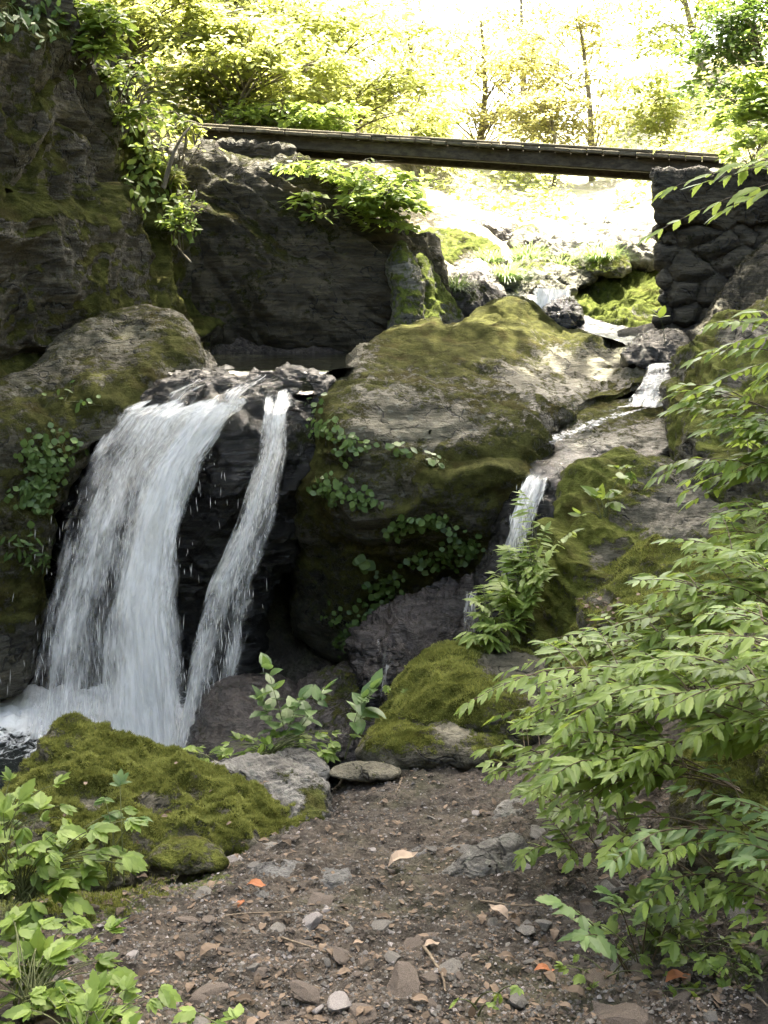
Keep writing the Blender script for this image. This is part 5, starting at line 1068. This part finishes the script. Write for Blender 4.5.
cover(40000, 3, (-14, 16), (20, 40), lambda x, y: (x < 1) | (x > 5), .16, 'tan', 'undergrowth')
# --- unseen trees added to block sun and sky light over the gorge
CG = 'unseen trees added to shade the gorge'
def ctree(label, bx, by, cx, cy, cz, rx, ry, rz, nspr, per, seed, size=.20):
    b = np.array([bx, by, ground_at(bx, by)]); c = np.array([cx, cy, cz])
    tree(label, b, c + [0, 0, rz * .5], (c, (rx, ry, rz)), nspr, per, 'canopy', size, .2, seed, CG, 1.1, thick=.14, gap=(-1.6, 12.0, .9))  # gap left in the crowns so sun reaches the left cliff
ctree('unseen tall tree added for shade on the left bank beside the viewer', -6.5, 2, -5.6, 3.5, 8.2, 2.6, 3.4, 2.2, 80, 230, 61)
ctree('unseen tall tree added for shade on the right bank beside the viewer', 6.5, 3, 6.0, 3.5, 9.5, 2.6, 3.4, 2.0, 80, 230, 62)
ctree('unseen tall tree added to block the sun from the right slope above the abutment', 8.5, 11, 4.2, 9.9, 10.2, 3.4, 2.6, 1.6, 70, 230, 63)
ctree('unseen tall tree added to block the sun from the left slope above the cliff', -6.8, 10.5, -.2, 10.2, 10.0, 2.9, 2.5, 1.5, 80, 230, 64)
ctree('unseen broad tree added behind the viewer on the left to cut frontal light', -4, -6, -3, -5, 5.5, 4, 2.5, 3.2, 80, 230, 67)
ctree('unseen broad tree added behind the viewer on the right to cut frontal light', 4, -7, 3.2, -5.5, 5.5, 4, 2.5, 3.2, 80, 230, 68)
ctree('unseen tall tree added over the central boulder to block the sun', 7.5, 6.5, 1.0, 8.1, 10.5, 3.6, 2.4, 1.2, 90, 230, 66)
# ------------------------------------------------------------------ path litter
rg = np.random.default_rng(99)
def path_pts(n, seed):
    r = np.random.default_rng(seed); px = r.uniform(-20, 800, n * 3); Y = 1 / r.uniform(1 / 4.8, 1 / 2.2, n * 3)
    x = (px - 384) / F * Y; y = Y; z = terr(x, y); qx, qy = proj(np.stack([x, y, z], -1))
    k = (x > -1.5) & (x < 1.5) & (z < .35) & (qy > 760) & ((qx > 215 + (860 - qy) * .9) | (qy > 860)); return x[k][:n], y[k][:n], z[k][:n]
def stone_mesh(seed, mat, flat=.45):
    r = np.random.default_rng(seed); th = np.linspace(0, PI, 9)[:, None]; ph = np.linspace(0, 2 * PI, 12, endpoint=False)[None]
    V = np.stack([np.sin(th) * np.cos(ph), np.sin(th) * np.sin(ph), np.cos(th) + 0 * ph], -1).reshape(-1, 3)
    for _ in range(9):
        nn = nrm(r.normal(0, 1, 3)); d = V @ nn; lim = r.uniform(.35, .75); V = V - nn * np.maximum(d - lim, 0)[:, None]
    V = V * np.array([1, r.uniform(.55, .9), flat * r.uniform(.7, 1.2)]) + .05 * np.stack([noise(V * 3 + seed, i) for i in range(3)], -1)
    return mesh('stone', V, grid_faces(9, 12, True), M[mat], False)
protos = [stone_mesh(i, m_) for i, m_ in enumerate(['stone', 'stonebrown', 'stone', 'stonebrown', 'stonepale', 'stone', 'stonebrown', 'stonebrown'])]
x, y, z = path_pts(300, 5)
szs = np.sort(np.clip(rg.lognormal(-4.05, .62, len(x)), .008, .085))[::-1]
for i in range(len(x)):
    o = link('stone', protos[rg.integers(len(protos))]); s = szs[i]
    o.location = (x[i], y[i], z[i] + s * .12); o.scale = (s, s, s); o.rotation_euler = (rg.normal(0, .25), rg.normal(0, .25), rg.uniform(0, 6.28))
    tag(o, 'small stone among the litter of the dirt path', 'stone', 'small stones on the path')
# flat stones sunk in the soil
x, y, z = path_pts(34, 15); fl = [stone_mesh(40 + i, m_, .30) for i, m_ in enumerate(['stone', 'stonebrown', 'stone', 'stonebrown'])]
for i in range(len(x)):
    o = link('stone', fl[i % 4]); s = rg.uniform(.035, .085); o.location = (x[i], y[i], z[i] - s * .06); o.scale = (s, s, s); o.rotation_euler = (rg.normal(0, .15), rg.normal(0, .15), rg.uniform(0, 6.28))
    tag(o, 'flat stone half sunk in the soil of the path', 'stone', 'flat stones sunk in the path')
# finer gravel: one mass
x, y, z = path_pts(26000, 6); n_ = len(x); oct_ = np.array([[1, 0, 0], [0, 1, 0], [-1, 0, 0], [0, -1, 0], [.2, .1, .7], [0, 0, -.5]], float)
ft = np.array([[0, 1, 4], [1, 2, 4], [2, 3, 4], [3, 0, 4]])
def gravel(sel, mat):
    m_ = sel.sum(); s = np.clip(rg.lognormal(-5.45, .45, m_), .0018, .010); a = rg.uniform(0, 6.28, m_)
    V = oct_[None] * (1 + rg.normal(0, .25, (m_, 6, 3))); V = np.stack([V[..., 0] * np.cos(a)[:, None] - V[..., 1] * np.sin(a)[:, None] * .8, V[..., 0] * np.sin(a)[:, None] + V[..., 1] * np.cos(a)[:, None] * .8, V[..., 2]], -1)
    V = V * s[:, None, None] + np.stack([x[sel], y[sel], z[sel] + s * .2], -1)[:, None]
    o = link('gravel', mesh('gravel', V.reshape(-1, 3), (ft[None] + (np.arange(m_) * 6)[:, None, None]).reshape(-1, 3), M[mat], False))
    tag(o, 'fine gravel scattered over the dirt path', 'gravel', kind='stuff')
sel = rg.random(n_); gravel(sel < .45, 'stonebrown'); gravel((sel >= .45) & (sel < .92), 'stone'); gravel(sel >= .92, 'stonepale')
# leaf litter crumbs: one mass
x, y, z = path_pts(6500, 7); n_ = len(x)
o = leaves_mesh('leaf_litter', 'far', np.stack([x, y, z + .004], -1), rg.normal(0, 1, (n_, 3)) * [1, 1, .15], np.array([0, 0, 1.]) + rg.normal(0, .3, (n_, 3)), np.clip(rg.lognormal(-4.5, .5, n_), .004, .035), 'dead', seed=8)
tag(o, 'crumbled brown leaf litter over the path', 'leaf litter', kind='stuff')
# moss on the soil at the left: one mass
r_ = np.random.default_rng(17); qx_ = r_.normal(70, 60, 60000); qY = 1 / r_.uniform(1 / 3.7, 1 / 2.4, 60000); xx = (qx_ - 384) / F * qY; zz = terr(xx, qY); ax_, ay_ = proj(np.stack([xx, qY, zz], -1))
k_ = (gauss(ax_, ay_, 70, 893, 85, 22) + .6 * fbm(np.stack([xx, qY, 0 * xx], -1) * 6, 3, 5) > .42); pt = np.stack([xx, qY, zz], -1)[k_]; n_ = len(pt)
hh = r_.uniform(.004, .012, n_)[:, None]; dd = r_.normal(0, .5, (n_, 3)) + [0, 0, 1.]; ss = nrm([1, 0, 0]) * hh * .25; ang = r_.uniform(0, 3.14, n_)[:, None]; ss = np.concatenate([np.cos(ang), np.sin(ang), 0 * ang], 1) * hh * .25
vv = np.stack([pt - ss, pt + ss, pt + dd * hh], 1).reshape(-1, 3)
tag(link('ground_moss', mesh('ground_moss', vv, np.arange(n_ * 3).reshape(-1, 3), M['moss'], False, attrs={'rnd': np.repeat(r_.random(n_), 3)})), 'thin moss covering the soil at the left of the path', 'moss', kind='stuff')
# dead leaves one can tell apart
def dead_leaf(p, L, az, mat, label, group=None, roll=0, curl=1.0):
    V, Fq = TPL['dead']; V = V.copy(); V[:, 2] += .16 * np.sin(V[:, 0] * 5) * curl
    me = mesh('dead_leaf', V * L, Fq, M[mat], False, attrs={'rnd': np.full(len(V), rg.random())}); o = link('dead_leaf', me)
    o.location = tuple(p); o.rotation_euler = (roll, rg.normal(0, .15), az); tag(o, label, 'dead leaf', group); return o
def on_ground(px, py):
    """where the pixel's ray meets the ground"""
    Ys = np.linspace(2.0, 5.2, 400); q = PA(np.full(400, px), np.full(400, py), Ys); zz = terr(q[:, 0], q[:, 1]); k = int(np.argmax(q[:, 2] < zz)) if (q[:, 2] < zz).any() else 399
    return np.array([q[k, 0], Ys[k], zz[k]])
x, y, z = path_pts(230, 9)
for i in range(len(x)): dead_leaf((x[i], y[i], z[i] + .008), rg.uniform(.02, .05), rg.uniform(0, 6.28), 'dead', 'brown dead leaf lying on the dirt path', 'brown dead leaves on the path')
for px, py, L, az, mt, lb in [(388, 872, .11, .2, 'deadpale', 'large pale pinkish dead leaf in the middle of the path'), (246, 890, .07, -.3, 'deadred', 'bright orange leaf left of the path'),
        (238, 912, .04, 1.2, 'deadred', 'small orange leaf fragment below the bright orange leaf'), (200, 964, .07, .8, 'dead', 'curled tan leaf at the lower left of the path'), (508, 924, .07, 2.4, 'deadpale', 'greenish white curled leaf right of the path middle'),
        (534, 975, .055, .1, 'deadred', 'pinkish orange leaf at the lower right of the path'), (545, 890, .05, .4, 'dead', 'brown leaf beside the grey embedded rock'), (665, 990, .07, .3, 'deadred', 'rusty leaf under the small sprouts at the bottom right'),
        (424, 952, .05, .5, 'deadpale', 'tan leaf above the pale twig'), (353, 948, .03, .2, 'deadpale', 'small pale leaf near the bottom middle'), (620, 826, .06, .2, 'deadpale', 'pale leaf on the soil before the right bank'), (586, 1005, .06, 2.8, 'dead', 'brown leaf at the bottom edge on the right')]:
    dead_leaf(on_ground(px, py) + [0, 0, .012], L, az, mt, lb)
def on_rock(px, py, Y): return P(px, py, Y)
V_, _, N_, rx_, ry_ = ROCKS['tall moss covered rock behind the right bank leaves']
for i in range(36):
    t = (607 + rg.normal(0, 12), 607 + rg.normal(0, 5)) if i % 2 else (603 + rg.normal(0, 9), 630 + rg.normal(0, 4)); d = (rx_ - t[0]) ** 2 + (ry_ - t[1]) ** 2 + 1e5 * (N_[:, 1] > .2); k = int(np.argmin(d))
    dead_leaf(V_[k] + N_[k] * .012, rg.uniform(.03, .06), rg.uniform(0, 6.28), 'dead', 'reddish brown dead leaf on the tall moss covered rock', 'dead leaves on the moss rock', roll=rg.normal(0, .5))
Vm, _, Nm, mx_, my_ = ROCKS['moss carpeted rock at the left edge of the path by the plunge pool']
for i in range(16):
    d = (mx_ - rg.uniform(60, 290)) ** 2 + (my_ - rg.uniform(760, 850)) ** 2 + 1e5 * (Nm[:, 1] > .2); k = int(np.argmin(d))
    dead_leaf(Vm[k] + Nm[k] * .012, rg.uniform(.018, .04), rg.uniform(0, 6.28), 'dead', 'small brown dead leaf caught on the moss carpeted rock', 'dead leaves on the moss carpeted rock', roll=rg.normal(0, .4))
for pts, r, lb in [([(423, 950), (442, 975), (446, 998)], .006, 'pale twig lying near the bottom of the path'), ([(282, 940), (330, 958), (352, 960)], .004, 'thin curved twig left of the path middle'), ([(402, 780), (396, 796)], .006, 'short pale twig standing at the path end'),
        ([(205, 925), (240, 915), (300, 915), (350, 930)], .004, 'long thin twig lying across the left of the path'), ([(690, 1000), (735, 985), (768, 1010)], .006, 'brown stick in the bottom right corner'), ([(480, 905), (520, 912), (560, 905)], .004, 'thin twig below the grey embedded rock')]:
    q = np.array([on_ground(*a) for a in pts]) + [0, 0, .008]; t = np.linspace(0, 1, 12); s = np.linspace(0, 1, len(q)); p = np.stack([np.interp(t, s, q[:, i]) for i in range(3)], -1)
    p[1:-1] = (p[:-2] + p[1:-1] + p[2:]) / 3; p += rg.normal(0, .0015, p.shape)
    o = tubes('twig', [(p, np.linspace(r, r * .5, 12) * .8)], 'twig', None, p[0], 6); o.location = tuple(p[0]); tag(o, lb, 'twig')
# branch poking up beside the left cliff
q = arc(P(163, 188, 9.2), P(190, 122, 9.3), .0, 12, rg, .1); o = tubes('branch', [(q, np.linspace(.022, .008, 12))], 'bark', None, q[0], 6); o.location = tuple(q[0]); tag(o, 'thin dark curved sapling stem rising beside the left end of the bridge', 'sapling')
# ------------------------------------------------------------------ light, world, camera
cam = bpy.data.cameras.new('camera'); co = bpy.data.objects.new('camera', cam); C.objects.link(co)
co.location = (0, 0, CAMZ); co.rotation_euler = (PI / 2 - PITCH, 0, 0)
cam.sensor_fit = 'VERTICAL'; cam.angle = math.radians(50); cam.sensor_fit = 'VERTICAL'
cam.lens_unit = 'FOV'; cam.angle_y = math.radians(50); cam.clip_end = 2000; cam.clip_start = .02
scene.camera = co
w = bpy.data.worlds.new('World'); scene.world = w; w.use_nodes = True; nt = w.node_tree
bg = nt.nodes['Background']; sky = nt.nodes.new('ShaderNodeTexSky'); sky.sky_type = 'NISHITA'; sky.sun_disc = False
sky.sun_elevation = math.asin(SUN[2]); sky.sun_rotation = math.atan2(SUN[0], SUN[1]); sky.air_density = .6; sky.dust_density = 5.0; sky.ozone_density = .3
nt.links.new(sky.outputs[0], bg.inputs[0]); bg.inputs[1].default_value = SKY
sl = bpy.data.lights.new('sun', 'SUN'); so = bpy.data.objects.new('sun', sl); C.objects.link(so)
sl.energy = SUNE; sl.angle = math.radians(.5); sl.color = (1, .95, .84)
so.rotation_euler = Vector(tuple(SUN)).to_track_quat('Z', 'Y').to_euler(); so.location = (0, 0, 30)
vs = scene.view_settings; vs.view_transform = 'Standard'; vs.look = 'None'; vs.gamma = 1; vs.use_curve_mapping = False; vs.exposure = EXPO
vs.use_white_balance = True; vs.white_balance_temperature = 7250; vs.white_balance_tint = 3
scene.render.engine = 'CYCLES'
scene.cycles.max_bounces = 7; scene.cycles.transparent_max_bounces = 24; scene.cycles.diffuse_bounces = 4; scene.cycles.transmission_bounces = 4
scene.cycles.sample_clamp_indirect = 8
